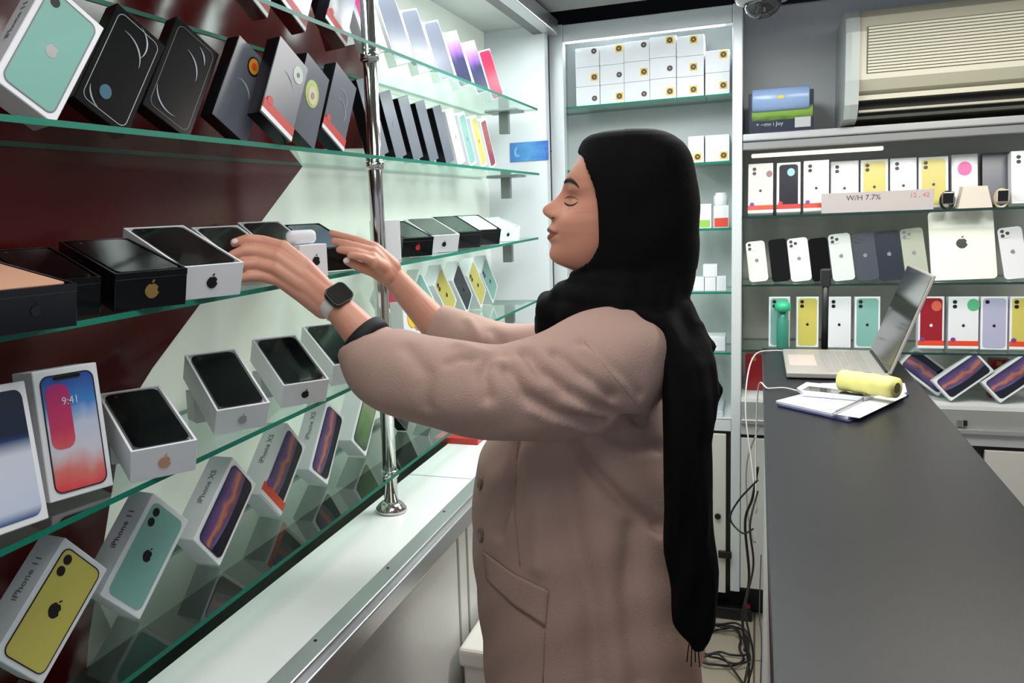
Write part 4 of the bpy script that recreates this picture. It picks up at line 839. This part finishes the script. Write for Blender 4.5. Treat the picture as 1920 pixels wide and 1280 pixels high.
# --- head in its own frame (F forward, L sideways, U up)
HC = atY(1150, 400, 1.52)
def onplane(px, py, c): d = ray(px, py); return CAM+d*((c-CAM).dot(BF)/d.dot(BF))
def hfu(px, py): v = onplane(px, py, HC)-HC; return v.dot(FD), v.z
SKIN = mat('skin', (208, 148, 124), .48, sub=.12); b_ = SKIN.node_tree.nodes['Principled BSDF']
LIP = mat('lips', (146, 84, 80), .4)
rows = [(1128, 254, 1128, 254, 40, 34), (1108, 268, 1108, 268, 40, 52), (1095, 283, 1095, 283, 40, 62), (1086, 296, 1087, 296, 40, 67), (1076, 310, 1078, 310, 40, 70), (1067, 324, 1070, 324, 30, 72), (1061, 333, 1066, 333, 26, 73), (1058, 341, 1065, 341, 22, 73), (1056, 348, 1065, 348, 15, 73), (1054, 355, 1066, 355, 11, 73), (1051, 361, 1067, 361, 9, 72), (1046, 367, 1067, 367, 8, 72), (1040, 373, 1067, 373, 8, 72), (1032, 379, 1065, 379, 8.5, 72), (1024, 384, 1063, 385, 9.5, 72), (1019, 389, 1060, 390, 11, 71.5), (1017, 394, 1058, 395, 12.5, 71), (1018, 399, 1055, 400, 14, 71), (1022, 404, 1052, 404, 15, 70.5), (1028, 408, 1049, 408, 15, 70), (1034, 412, 1046, 412, 13, 70), (1034, 417, 1043, 417, 13, 69), (1031, 422, 1042, 422, 15, 68), (1027, 427, 1041, 427, 18, 67), (1025, 431, 1040, 431, 20, 66.5), (1027, 434.5, 1040, 434.5, 21, 66), (1032, 437, 1040, 437, 22, 65.5), (1028, 440, 1040, 440, 20, 65), (1025.5, 444.5, 1040, 444.5, 18, 64), (1027, 449, 1040, 449, 17, 63), (1032, 454, 1041, 454, 17, 62), (1034, 459, 1041, 459, 18, 60), (1032, 466, 1040, 466, 19, 58), (1030, 473, 1040, 473, 20, 55), (1030, 480, 1041, 480, 20, 52), (1034, 487, 1045, 487, 22, 49), (1043, 494, 1052, 494, 26, 46), (1057, 500, 1062, 500, 30, 44), (1075, 506, 1077, 506, 40, 44), (1092, 514, 1092, 514, 40, 45), (1100, 530, 1100, 530, 40, 46), (1102, 560, 1102, 560, 40, 48), (1098, 600, 1098, 600, 40, 60), (1095, 640, 1095, 640, 40, 80)]
def interp(rows, n):
    out = []
    for a, b in zip(rows, rows[1:]):
        for k in range(n): t = k/n; out.append(tuple(x+(y-x)*t for x, y in zip(a, b)))
    out.append(rows[-1]); return out
rows2 = interp(rows, 3)
# soften the profile a little so it has no kinks
for _ in range(2):
    rows2 = [rows2[0]]+[tuple((a+2*b+c)/4 for a, b, c in zip(rows2[i-1], rows2[i], rows2[i+1])) for i in range(1, len(rows2)-1)]+[rows2[-1]]
NPH = 150
eyeF, eyeU = hfu(1070, 379); lipF, lipU = hfu(1030, 437)
def hvert(row, ph):
    px, py, bx, by, wl, bw = row; Fp, Up = hfu(px, py); Fb, Ub = hfu(bx, by); Fk, _ = hfu(1255-(330-py)*1.1 if py < 330 else 1255 if py < 440 else 1262-(min(py, 520)-440)*.7, py)
    c = (Fb*.40+Fk*.60); b = bw/1000; s, co = math.sin(ph), math.cos(ph)
    L = b*math.copysign(abs(s)**.92, s)
    F = c+((Fb-c)*abs(co)**.80 if co > 0 else (Fk-c)*abs(co)**.9)
    U = Ub
    if co > 0:
        g = math.exp(-(L/(wl/1000))**2); F += (Fp-Fb)*g; U += (Up-Ub)*g
        for sg in (-1, 1):
            dl, du = abs(L-sg*.034), U-eyeU
            if L*sg > 0:
                F -= .0075*math.exp(-(dl/.017)**2-((du-.002)/.014)**2)          # socket
                F += .0060*math.exp(-(dl/.0115)**2-(du/.0085)**2)         # lid over the eyeball
                F += .0035*math.exp(-(dl/.02)**2-((du-.021)/.008)**2)       # brow ridge
                F += .0040*math.exp(-(abs(L-sg*.045)/.022)**2-((du+.030)/.02)**2)  # cheekbone
                F += .0045*math.exp(-(abs(L-sg*.0135)/.0055)**2-((U-hfu(1040, 402)[1])/.007)**2)  # nostril wing
                F -= .0030*math.exp(-(abs(L-sg*.026)/.004)**2-((U-lipU)/.006)**2)  # mouth corner
    return HC+FD*F+LD*L+ZU*U
bm = bmesh.new(); phs = [2*math.pi*(k/NPH) for k in range(NPH)]
# denser sampling near the front
phs = [p-.55*math.sin(p)*.9 for p in phs]
loft(bm, [[hvert(r_, p) for p in phs] for r_ in rows2])
bm.verts.ensure_lookup_table()
for _ in range(30):
    sel = [v for v in bm.verts if abs((v.co-HC).dot(LD)) > .030 and v.co.z-HC.z < eyeU-.016 and v.co.z-HC.z > -.14 and not v.is_boundary and abs(len(v.link_edges)-4) == 0]
    bmesh.ops.smooth_vert(bm, verts=sel, factor=.5, use_axis_x=True, use_axis_y=True, use_axis_z=True)
head = link('body', bm, SKIN, None, True)
# --- hands and forearms
AY = atY
def hand_near(bm):
    W_ = (AY(630, 572, 1.305), .0245)
    chain(bm, [(AY(712, 662, 1.295), .036), (AY(672, 618, 1.30), .031), W_])
    kn = [((530, 464), 1.290, .0130), ((520, 482), 1.276, .0130), ((518, 503), 1.270, .0125), ((526, 526), 1.274, .0118)]
    for (p, Y, r), wy in zip(kn, ((606, 540, 1.312), (604, 551, 1.304), (602, 563, 1.302), (606, 578, 1.306))): chain(bm, [(AY(*wy), .0185), (AY((p[0]+wy[0])/2+4, (p[1]+wy[1])/2, (Y+wy[2])/2-.002), .0165), (AY(*p, Y), r)])
    chain(bm, [(AY(606, 540, 1.312), .018), (AY(606, 575, 1.306), .018), (AY(560, 540, 1.303), .016), (AY(560, 500, 1.308), .016)])
    F = [([(492, 453), (465, 449), (440, 455)], [1.284, 1.272, 1.262], [.0112, .0100, .0078]), ([(484, 472), (458, 470), (436, 478)], [1.268, 1.256, 1.246], [.0112, .0100, .0080]), ([(482, 494), (458, 495), (438, 500)], [1.262, 1.250, 1.242], [.0108, .0098, .0078]), ([(492, 517), (468, 518), (448, 522)], [1.264, 1.252, 1.244], [.0102, .0092, .0074])]
    for (p, Y, r), (pp, yy, rr) in zip(kn, F): chain(bm, [(AY(*p, Y), r-.001)]+[(AY(*q, y_), q_) for q, y_, q_ in zip(pp, yy, rr)])
    chain(bm, [(AY(600, 530, 1.322), .017), (AY(560, 492, 1.345), .0145), (AY(530, 470, 1.362), .0115), (AY(508, 462, 1.372), .0085)])
def hand_far(bm):
    Y0 = 1.66
    chain(bm, [(AY(850, 630, 1.68), .038), (AY(815, 606, 1.675), .035), (AY(775, 562, 1.668), .0295), (AY(738, 520, 1.655), .0250)])
    for a, b in (((735, 500, 1.648), (703, 466, 1.632)), ((730, 508, 1.640), (700, 474, 1.618)), ((726, 514, 1.634), (698, 484, 1.606)), ((733, 512, 1.650), (706, 494, 1.600))): chain(bm, [(AY(*a), .019), (AY(*b), .0135)])
    F = [[(703, 464, 1.632, .0115), (672, 452, 1.622, .0098), (645, 444, 1.612, .0085), (622, 437, 1.604, .0072)],
         [(700, 474, 1.618, .0115), (668, 463, 1.602, .0098), (645, 456, 1.592, .0086), (626, 452, 1.586, .0072)],
         [(698, 484, 1.606, .0110), (670, 474, 1.590, .0095), (650, 470, 1.582, .0083), (636, 468, 1.578, .0070)],
         [(704, 492, 1.600, .0100), (684, 484, 1.582, .0086), (668, 480, 1.574, .0076), (656, 479, 1.570, .0066)]]
    for f in F: chain(bm, [(AY(x, y, Y), r) for x, y, Y, r in f])
    chain(bm, [(AY(728, 522, 1.648), .017), (AY(700, 507, 1.620), .0135), (AY(674, 500, 1.600), .0108), (AY(651, 489, 1.588), .0085)])
bm = bmesh.new(); hand_near(bm); nh = fuse('near', bm, SKIN, .0022, 5)
bm = bmesh.new(); hand_far(bm); fh = fuse('far', bm, SKIN, .0022, 5)
tn, tf = bvh_of(nh), bvh_of(fh)
# one body mesh: head + neck run into a trunk, arms run from the shoulders
TC = atY(1160, 800, 1.56)
bm = bmesh.new()
SHN, SHF = AY(1140, 668, 1.42), TC+BF*.15+FD*.02+ZU*.10
chain(bm, [(AY(1100, 560, 1.54), .05), (AY(1130, 640, 1.55), .08), (AY(1160, 760, 1.56), .12), (AY(1170, 950, 1.58), .13)])
P0 = AY(1180, 1180, 1.58)
for sg in (-1, 1):
    hip = P0+LD*.085*sg; chain(bm, [(hip, .09), (Vector((hip.x-.01, hip.y, .48)), .058), (Vector((hip.x+.015, hip.y, .10)), .04)])
chain(bm, [(AY(1170, 950, 1.58), .13), (P0, .14)])
chain(bm, [(SHN, .05), (AY(930, 745, 1.27), .042), (AY(712, 662, 1.295), .034)])
chain(bm, [(AY(1100, 660, 1.70), .05), (AY(950, 665, 1.71), .042), (AY(850, 630, 1.68), .036)])
trunk = fuse('trunk', bm, SKIN, .012, 3)
bm = bmesh.new()
for o_ in (head, nh, fh, trunk): bm.from_mesh(o_.data)
for o_ in (nh, fh, trunk): bpy.data.objects.remove(o_)
old = head.data; me = bpy.data.meshes.new('body'); 
for f in bm.faces: f.smooth = True; f.material_index = 0
# lips: faces of the head between the lip lines
_, lu1 = hfu(1026, 425.5); _, lu0 = hfu(1026, 451)
for f in bm.faces:
    c = f.calc_center_median()-HC; F_, L_, U_ = c.dot(FD), c.dot(LD), c.z
    if abs(L_) < .027 and F_ > hfu(1056, 437)[0]:
        q = 1-(abs(L_)/.027)**1.6
        if lipU-(lipU-lu0)*q < U_ < lipU+(lu1-lipU)*q*(1-.12*math.exp(-(L_/.004)**2)): f.material_index = 1
bm.to_mesh(me); bm.free(); me.materials.append(SKIN); me.materials.append(LIP); head.data = me; head.parent = person; head.matrix_parent_inverse = Matrix.Translation(-person.location)
th = bvh_of(head)
def pin(o): o.parent = person; o.matrix_parent_inverse = Matrix.Translation(-person.location); return o
def strip(name, t, pix, rad, m, off=.0005, mirror=False):
    pts = []
    for px, py in pix:
        p, n_ = hit(t, px, py)
        if p: pts.append(p+n_*off)
    if len(pts) < 2: return None
    bm = bmesh.new(); rr = rad if isinstance(rad, list) else rad
    if isinstance(rr, list): rr = [rr[min(len(rr)-1, round(i*(len(rr)-1)/(len(pts)-1)))] for i in range(len(pts))]
    tube(bm, pts, rr, 8)
    if mirror:
        for v in list(bm.verts): pass
        pts2 = []
        for p in pts: d = p-HC; pts2.append(p-LD*2*d.dot(LD))
        tube(bm, pts2, rr, 8)
    return pin(link(name, bm, m, None, True))
BROW = mat('brow_black', (28, 20, 18), .7)
strip('eyebrow', th, [(1059, 342), (1063, 338), (1069, 337), (1075, 340), (1081, 345), (1086, 352)], [.0020, .0034, .0036, .0030, .0020, .0008], BROW, .0, True)
strip('eyelashes', th, [(1058, 379), (1062, 383), (1067, 385), (1073, 385), (1079, 382), (1084, 378)], [.0008, .0016, .0018, .0017, .0014, .0006], BROW, .0004, True)
strip('eyelid_crease', th, [(1059, 372), (1064, 369), (1071, 368), (1079, 371), (1085, 375)], [.0004, .0008, .0009, .0008, .0003], mat('crease_brown', (110, 72, 60), .6), -.0002, True)
strip('nostril', th, [(1034, 409), (1037, 408), (1040, 408)], [.0010, .0018, .0010], mat('nostril_dark', (90, 50, 42), .6), -.0004, True)
# nails
NAIL = mat('nail_pale', (226, 214, 212), .25)
def nail(t, px, py, rx, rz, name='fingernail'):
    p, n_ = hit(t, px, py)
    if not p: return
    u = n_.cross(ZU).normalized(); v = n_.cross(u); bm = bmesh.new()
    q = bmesh.ops.create_uvsphere(bm, u_segments=12, v_segments=8, radius=1)
    for w_ in bm.verts: w_.co = p+u*w_.co.x*rx+v*w_.co.y*rz+n_*w_.co.z*.0012
    pin(link(name, bm, NAIL, None, True))
nail(tf, 650, 488, .0075, .0055); nail(tn, 440, 452, .006, .0045)
# --- watch on the near wrist
wc, wn = hit(tn, 634, 556)
axn = (AY(672, 618, 1.30)-AY(606, 548, 1.308)).normalized(); wn = (wn-axn*wn.dot(axn)).normalized(); wb = axn.cross(wn)
cen = (AY(672, 618, 1.30)+AY(606, 548, 1.308))*.5; cen = cen+axn*((wc-cen).dot(axn))
wr = (wc-cen).length
watch_ = empty('wristwatch', None, None); pin(watch_); watch_.matrix_parent_inverse = Matrix.Translation(-person.location)
bm = bmesh.new(); n = 36; ring = []
for k in range(n):
    a = 2*math.pi*k/n; d = wn*math.cos(a)+wb*math.sin(a); r_ = wr*.99
    h_ = th.ray_cast(cen+d*.09, -d)
    ring.append([bm.verts.new(cen+d*rr_+axn*s_*.0105) for rr_, s_ in ((r_-.003, -1), (r_+.0024, -1), (r_+.0024, 1), (r_-.003, 1))])
for i in range(n):
    A, B = ring[i], ring[(i+1) % n]
    for j in range(4): bm.faces.new((A[j], A[(j+1) % 4], B[(j+1) % 4], B[j]))
bmesh.ops.recalc_face_normals(bm, faces=bm.faces[:]); q = link('watch_band', bm, mat('band_white', (226, 220, 216), .4), None, True); q.parent = watch_
Mw = Matrix((axn, -wb, wn)).transposed().to_4x4(); Mw.translation = wc+wn*.0022
bm = bmesh.new(); prism(bm, rrect(.037, .042, .010), -.002, .0075, 'z', Mw); q = link('watch_case', bm, mat('watch_black', (20, 20, 22), .25), None); q.parent = watch_
bm = bmesh.new(); prism(bm, rrect(.033, .038, .009), .0070, .0086, 'z', Mw); q = link('watch_screen', bm, mat('watch_glass', (5, 5, 7), .35, spec=.15), None); q.parent = watch_
# --- coat
def ell(c, F0, F1, hw, z, n=56, ex=.85):
    out = []
    cf, a = (F0+F1)/2, (F0-F1)/2
    for k in range(n):
        t = 2*math.pi*k/n; co, s = math.cos(t), math.sin(t)
        out.append(c+FD*(cf+a*math.copysign(abs(co)**ex, co))+LD*(hw*math.copysign(abs(s)**ex, s))+ZU*z)
    return out
def tf_(px, py): v = onplane(px, py, TC)-TC; return v.dot(FD), v.z
COAT = mat('coat_wool', (184, 154, 142), .85, spec=.25, bump=.5, bscale=420)
bm = bmesh.new()
TR = [(590, 1092, 1180, .075), (600, 1078, 1205, .12), (614, 1060, 1222, .155), (640, 1030, 1234, .180), (680, 1000, 1243, .192), (730, 975, 1252, .196), (790, 935, 1262, .20), (850, 899, 1278, .205), (950, 890, 1296, .215), (1050, 895, 1307, .225), (1150, 904, 1313, .235), (1280, 915, 1316, .248), (1500, 915, 1330, .26), (1800, 915, 1345, .27)]
TR = interp(TR, 4); rings = []
for py, fx, bx, hw in TR:
    F0, z = tf_(fx, py); F1, _ = tf_(bx, py); rings.append(ell(TC, F0, F1, hw, z))
loft(bm, rings)
def sleeve(bm, pts, n=32):
    P_ = smoothpath([AY(x, y, Y) for x, y, Y, r in pts], 5); rr = []
    for (a, b) in zip(pts, pts[1:]):
        for k in range(5): rr.append(a[3]+(b[3]-a[3])*k/5)
    rr.append(pts[-1][3]); tube(bm, P_, rr, n)
NS = [(680, 634, 1.302, .046), (700, 668, 1.298, .062), (745, 697, 1.285, .073), (830, 718, 1.262, .071), (930, 736, 1.262, .073), (1040, 722, 1.315, .086), (1125, 690, 1.38, .094), (1180, 668, 1.46, .090)]
FS = [(812, 606, 1.675, .046), (850, 626, 1.68, .052), (930, 654, 1.705, .058), (1010, 668, 1.72, .070), (1100, 665, 1.72, .085)]
sleeve(bm, NS); sleeve(bm, FS)
coat = fuse('coat', bm, COAT, .0065, 10)
# folds: soft ridges that fan from armpit, elbow and hip, displaced along the surface
me = coat.data; cf = [v.co.copy() for v in me.vertices]; nn = [v.normal.copy() for v in me.vertices]
def seg(p, a, b):
    t = max(0, min(1, (p-a).dot(b-a)/(b-a).length_squared)); return (p-(a+(b-a)*t)).length, t
def fold(pix, depth, width):
    pts = []
    for px, py in pix:
        p, _n = hit(tcoat, px, py)
        if p: pts.append(p)
    return pts, depth, width
tcoat = bvh_of(coat)
folds = [fold(*a) for a in (
 ([(985, 660), (1010, 690), (1060, 735), (1140, 775), (1200, 790)], -.010, .010), ([(950, 690), (985, 740), (1040, 775), (1130, 795)], -.009, .010), ([(1040, 660), (1090, 700), (1150, 745)], -.007, .008),
 ([(920, 670), (905, 700), (915, 745)], -.007, .009), ([(840, 680), (862, 668), (885, 672)], -.006, .006), ([(760, 650), (800, 700), (800, 760)], -.004, .012),
 ([(1090, 640), (1150, 690), (1200, 740)], -.004, .007), ([(1075, 830), (1110, 880), (1170, 940), (1240, 990)], -.012, .011), ([(1140, 815), (1190, 840), (1240, 838)], -.008, .009),
 ([(965, 830), (960, 900), (935, 1000)], -.007, .010), ([(1060, 860), (1075, 1000), (1110, 1140), (1120, 1279)], -.010, .022), ([(1190, 1000), (1180, 1120), (1200, 1279)], -.010, .024), ([(990, 850), (1010, 960), (1010, 1060)], .006, .016),
 ([(1030, 720), (1090, 765), (1160, 785)], .005, .008), ([(1000, 770), (1080, 800), (1150, 806)], .004, .008), ([(860, 645), (900, 660), (940, 680)], .004, .010), ([(1100, 655), (1170, 720), (1210, 770)], .003, .010),
 ([(925, 622), (940, 645), (948, 668)], -.004, .012), ([(880, 600), (900, 640)], .004, .010), ([(905, 1030), (960, 1075), (1028, 1105)], .0, .01))]
for i, (p, n_) in enumerate(zip(cf, nn)):
    d = 0
    for pts, dep, wd in folds:
        if len(pts) < 2: continue
        if (p-pts[0]).length > .6: continue
        best = min((seg(p, a, b) for a, b in zip(pts, pts[1:])), key=lambda s: s[0])[0]
        if best < wd*3: d += 1.5*dep*math.exp(-(best/wd)**2)
    q = p-TC
    d += .0035*math.sin(q.z*9+q.dot(FD)*34)*max(0, min(1, (-q.z-.05)/.3))+.0016*math.sin(q.z*60+q.dot(FD)*25+3*math.sin(q.dot(LD)*20))
    me.vertices[i].co = p+n_*d
me.update(); pin(coat); me.materials.clear(); me.materials.append(COAT)
tcoat = bvh_of(coat)
CE = mat('coat_edge', (166, 134, 123), .85)
def surf_strip(name, pix, r, m, off=0.0, sub=6, t=None, parent=None):
    pts = []
    for a, b in zip(pix, pix[1:]):
        for k in range(sub): pts.append((a[0]+(b[0]-a[0])*k/sub, a[1]+(b[1]-a[1])*k/sub))
    pts.append(pix[-1]); out = []
    for px, py in pts:
        p, n_ = hit(t or tcoat, px, py)
        if p: out.append(p+n_*off)
    bm = bmesh.new(); tube(bm, out, r, 6); o = link(name, bm, m, None, True); pin(o); return o
# pocket
def patch(name, A, B, m, off, n=10, k=10, th=.0025):
    """quad patch between two pixel polylines laid on the coat"""
    G = []
    for i in range(n+1):
        t = i/n; row = []
        def at(P_, t):
            s = t*(len(P_)-1); j = min(int(s), len(P_)-2); f = s-j; return (P_[j][0]+(P_[j+1][0]-P_[j][0])*f, P_[j][1]+(P_[j+1][1]-P_[j][1])*f)
        a, b = at(A, t), at(B, t)
        for j in range(k+1):
            px, py = a[0]+(b[0]-a[0])*j/k, a[1]+(b[1]-a[1])*j/k; p, n_ = hit(tcoat, px, py)
            row.append(p+n_*off if p else (row[-1] if row else TC))
        G.append(row)
    bm = bmesh.new(); V = [[bm.verts.new(p) for p in r_] for r_ in G]
    for i in range(n):
        for j in range(k): bm.faces.new((V[i][j], V[i+1][j], V[i+1][j+1], V[i][j+1]))
    o = link(name, bm, m, None, True); s = o.modifiers.new('s', 'SOLIDIFY'); s.thickness = th; s.offset = 0; ev(o); pin(o); return o
pk = patch('pocket_flap', [(908, 1032), (965, 1075), (1029, 1105)], [(915, 1085), (965, 1132), (1024, 1172)], COAT, .0035)
surf_strip('pocket_seam', [(918, 1092), (968, 1140), (1020, 1176)], .0014, CE)
surf_strip('pocket_seam', [(1022, 1176), (1018, 1279)], .0014, CE)
surf_strip('coat_seam', [(1096, 640), (1150, 705), (1200, 765)], .0009, CE, -.0004)
surf_strip('coat_seam', [(970, 830), (965, 960), (975, 1060)], .0012, CE)
for py in (905, 1003):
    p, n_ = hit(tcoat, 902, py)
    if p:
        bm = bmesh.new(); lathe(bm, [(.012, -.002), (.013, .002), (.011, .004), (.004, .003)], 18); Mq = n_.to_track_quat('Z', 'Y').to_matrix().to_4x4(); Mq.translation = p
        for v in bm.verts: v.co = Mq @ v.co
        pin(link('coat_button', bm, mat('button_brown', (128, 94, 84), .4), None, True))
# black inner cuff on the near forearm
bm = bmesh.new(); a_, b_ = AY(704, 650, 1.297), AY(662, 606, 1.30); ax = (b_-a_).normalized(); u_ = ax.orthogonal().normalized(); v_ = ax.cross(u_)
c0 = AY(682, 632, 1.300)
tube(bm, [c0-ax*.016, c0-ax*.006, c0+ax*.004, c0+ax*.008], [.043, .0445, .0435, .040], 32); pin(link('inner_cuff', bm, mat('cuff_black', (10, 10, 12), .7), None, True))
# trousers and shoes
DK = mat('trousers_black', (22, 22, 26), .8)
bm = bmesh.new()
for sg in (-1, 1):
    hip = P0+LD*.085*sg; chain(bm, [(hip, .10), (Vector((hip.x-.01, hip.y, .48)), .072), (Vector((hip.x+.015, hip.y, .12)), .058)])
pin(fuse('trousers', bm, DK, .012, 3))
for sg in (-1, 1):
    hip = P0+LD*.085*sg; bm = bmesh.new(); c = Vector((hip.x+.015, hip.y, 0))
    chain(bm, [(c+Vector((.02, 0, .045)), .044), (c+FD*.10+Vector((0, 0, .040)), .039), (c+FD*.17+Vector((0, 0, .034)), .033)]); 
    for v in bm.verts: v.co.z = max(v.co.z, .001)
    pin(link('shoe', bm, DK, None, True))
# --- headscarf
SCARF = mat('scarf_black', (8, 8, 10), .85, spec=.12, bump=.4, bscale=300)
def hring(py, fpx, bpx, b, edge=None, n=64, dz=0):
    Ff, U = hfu(fpx, py); Fk, _ = hfu(bpx, py); c = Ff*.42+Fk*.58; out = []
    ph0 = 0
    if edge:
        Fe, _ = hfu(edge, py); ph0 = math.acos(max(-1, min(1, ((Fe-c)/(Ff-c))**(1/.85))))
    for k in range(n+1):
        ph = ph0+(2*math.pi-2*ph0)*k/n; co, s = math.cos(ph), math.sin(ph)
        F = c+((Ff-c) if co > 0 else (Fk-c))*math.copysign(abs(co)**.85, 1) if co > 0 else c+(Fk-c)*abs(co)**.85
        L = b*math.copysign(abs(s)**.9, s); out.append(HC+FD*F+LD*L+ZU*U)
    return out
HR = [(249.5, 1165, 1205, .008), (252, 1130, 1228, .028), (258, 1106, 1246, .044), (267, 1095, 1261, .056), (280, 1089, 1275, .067), (289, 1086, 1282, .073, 1086.5), (300, 1078, 1289, .077, 1096), (315, 1068, 1296, .081, 1099), (335, 1055, 1301, .084, 1107), (367, 1050, 1305, .087, 1118), (400, 1048, 1307, .088, 1122), (440, 1046, 1307, .088, 1123), (462, 1044, 1308, .087, 1121), (480, 1042, 1306, .086, 1112), (492, 1044, 1304, .085, 1098), (502, 1054, 1302, .084, 1082), (511, 1068, 1300, .084, 1069), (525, 1078, 1298, .086), (545, 1070, 1292, .094), (570, 1060, 1284, .105), (600, 1062, 1280, .12), (625, 1075, 1278, .13)]
full = []
for a, b in zip(HR, HR[1:]):
    ea, eb = (a[4] if len(a) > 4 else None), (b[4] if len(b) > 4 else None)
    for k in range(3):
        t = k/3; e_ = None
        if ea and eb: e_ = ea+(eb-ea)*t
        elif ea: e_ = ea if k == 0 else None
        full.append((a[0]+(b[0]-a[0])*t, a[1]+(b[1]-a[1])*t, a[2]+(b[2]-a[2])*t, a[3]+(b[3]-a[3])*t, e_))
full.append((*HR[-1][:4], None))
bm = bmesh.new(); RG = [hring(*f) for f in full]; V = [[bm.verts.new(p) for p in r_] for r_ in RG]
for A, B in zip(V, V[1:]):
    for i in range(len(A)-1): bm.faces.new((A[i], A[i+1], B[i+1], B[i]))
bm.faces.new(V[0][:-1])
sh = link('sh', bm, SCARF); s = sh.modifiers.new('s', 'SOLIDIFY'); s.thickness = .008; s.offset = 0; ev(sh)
bm = bmesh.new(); bm.from_mesh(sh.data); bpy.data.objects.remove(sh)
# rolls round the throat and over the chest
hp3 = lambda px, py, L: onplane(px, py, HC)+LD*L
def roll(pts): chain(bm, [(hp3(px, py, L), r) for px, py, L, r in pts])
roll([(1092, 524, .0, .018), (1088, 530, .045, .022), (1120, 528, .072, .024), (1170, 530, .082, .024)])
roll([(1060, 552, .0, .026), (1062, 556, .045, .028), (1105, 556, .080, .030), (1170, 560, .095, .03)])
roll([(1030, 574, -.01, .026), (1036, 580, .035, .028), (1085, 582, .080, .030), (1160, 586, .105, .032), (1220, 600, .10, .03)])
roll([(1020, 600, .0, .020), (1036, 606, .04, .024), (1075, 598, .07, .024)])
roll([(1018, 616, .0, .018), (1040, 618, .03, .020), (1068, 604, .05, .02)])
roll([(1060, 552, .0, .026), (1062, 560, -.05, .028), (1110, 570, -.09, .03), (1200, 580, -.09, .03)])
roll([(1030, 574, -.01, .026), (1060, 590, -.06, .028), (1120, 600, -.1, .03)])
roll([(1120, 560, .0, .05), (1180, 580, .0, .06), (1235, 590, .0, .05)])
roll([(1060, 575, .0, .03), (1120, 570, .03, .04)])
# tail down the back, a flattened twist of cloth
def tailring(py, l, r, L, th_, n=36):
    a, b = onplane(l, py, HC), onplane(r, py, HC); c = (a+b)/2+LD*L; hw = (b-a).length/2; out = []
    for k in range(n):
        t = 2*math.pi*k/n; out.append(c-FD*hw*math.cos(t)*(1+.0*math.sin(3*t))+LD*th_*math.sin(t)*(1+.18*math.sin(5*t+py*.01)))
    return out
TL_ = [(560, 1150, 1292, .03, .060), (585, 1180, 1300, .06, .055), (605, 1205, 1312, .085, .052), (622, 1216, 1322, .105, .050), (650, 1226, 1328, .13, .048), (700, 1229, 1332, .15, .046), (740, 1229, 1326, .16, .042), (780, 1230, 1313, .165, .04), (850, 1230, 1317, .17, .038), (920, 1233, 1320, .172, .036), (1000, 1240, 1323, .172, .034), (1050, 1244, 1325, .17, .032), (1085, 1252, 1324, .17, .028), (1110, 1264, 1314, .17, .020), (1128, 1280, 1298, .17, .008)]
loft(bm, [tailring(*a) for a in interp(TL_, 4)])
roll([(1290, 615, .09, .026), (1312, 634, .09, .018), (1300, 648, .10, .020)])
roll([(1300, 680, .11, .026), (1322, 706, .11, .016), (1308, 735, .12, .02)])
scarf = fuse('headscarf', bm, SCARF, .0042, 4)
me = scarf.data
for v in me.vertices:
    p = v.co; q = p-HC; n_ = v.normal
    zt_ = q.z; d = 0
    if zt_ < -.10: d = .0030*math.sin(q.dot(FD)*150+zt_*14+2*math.sin(zt_*11))*min(1, (-.10-zt_)/.05)
    else: d = .0012*math.sin(q.dot(FD)*40+zt_*60)*(1 if q.dot(FD) < -.02 else .3)
    v.co = p+n_*d
me.update(); me.materials.clear(); me.materials.append(SCARF); pin(scarf)
# loose threads at the scarf end
bm = bmesh.new()
for k in range(4): a = hp3(1276+k*5, 1120, .17); tube(bm, [a, a+Vector((.002*(k-1.5), 0, -.03-.008*(k % 2)))], .0009, 5)
pin(link('scarf_fringe', bm, SCARF))
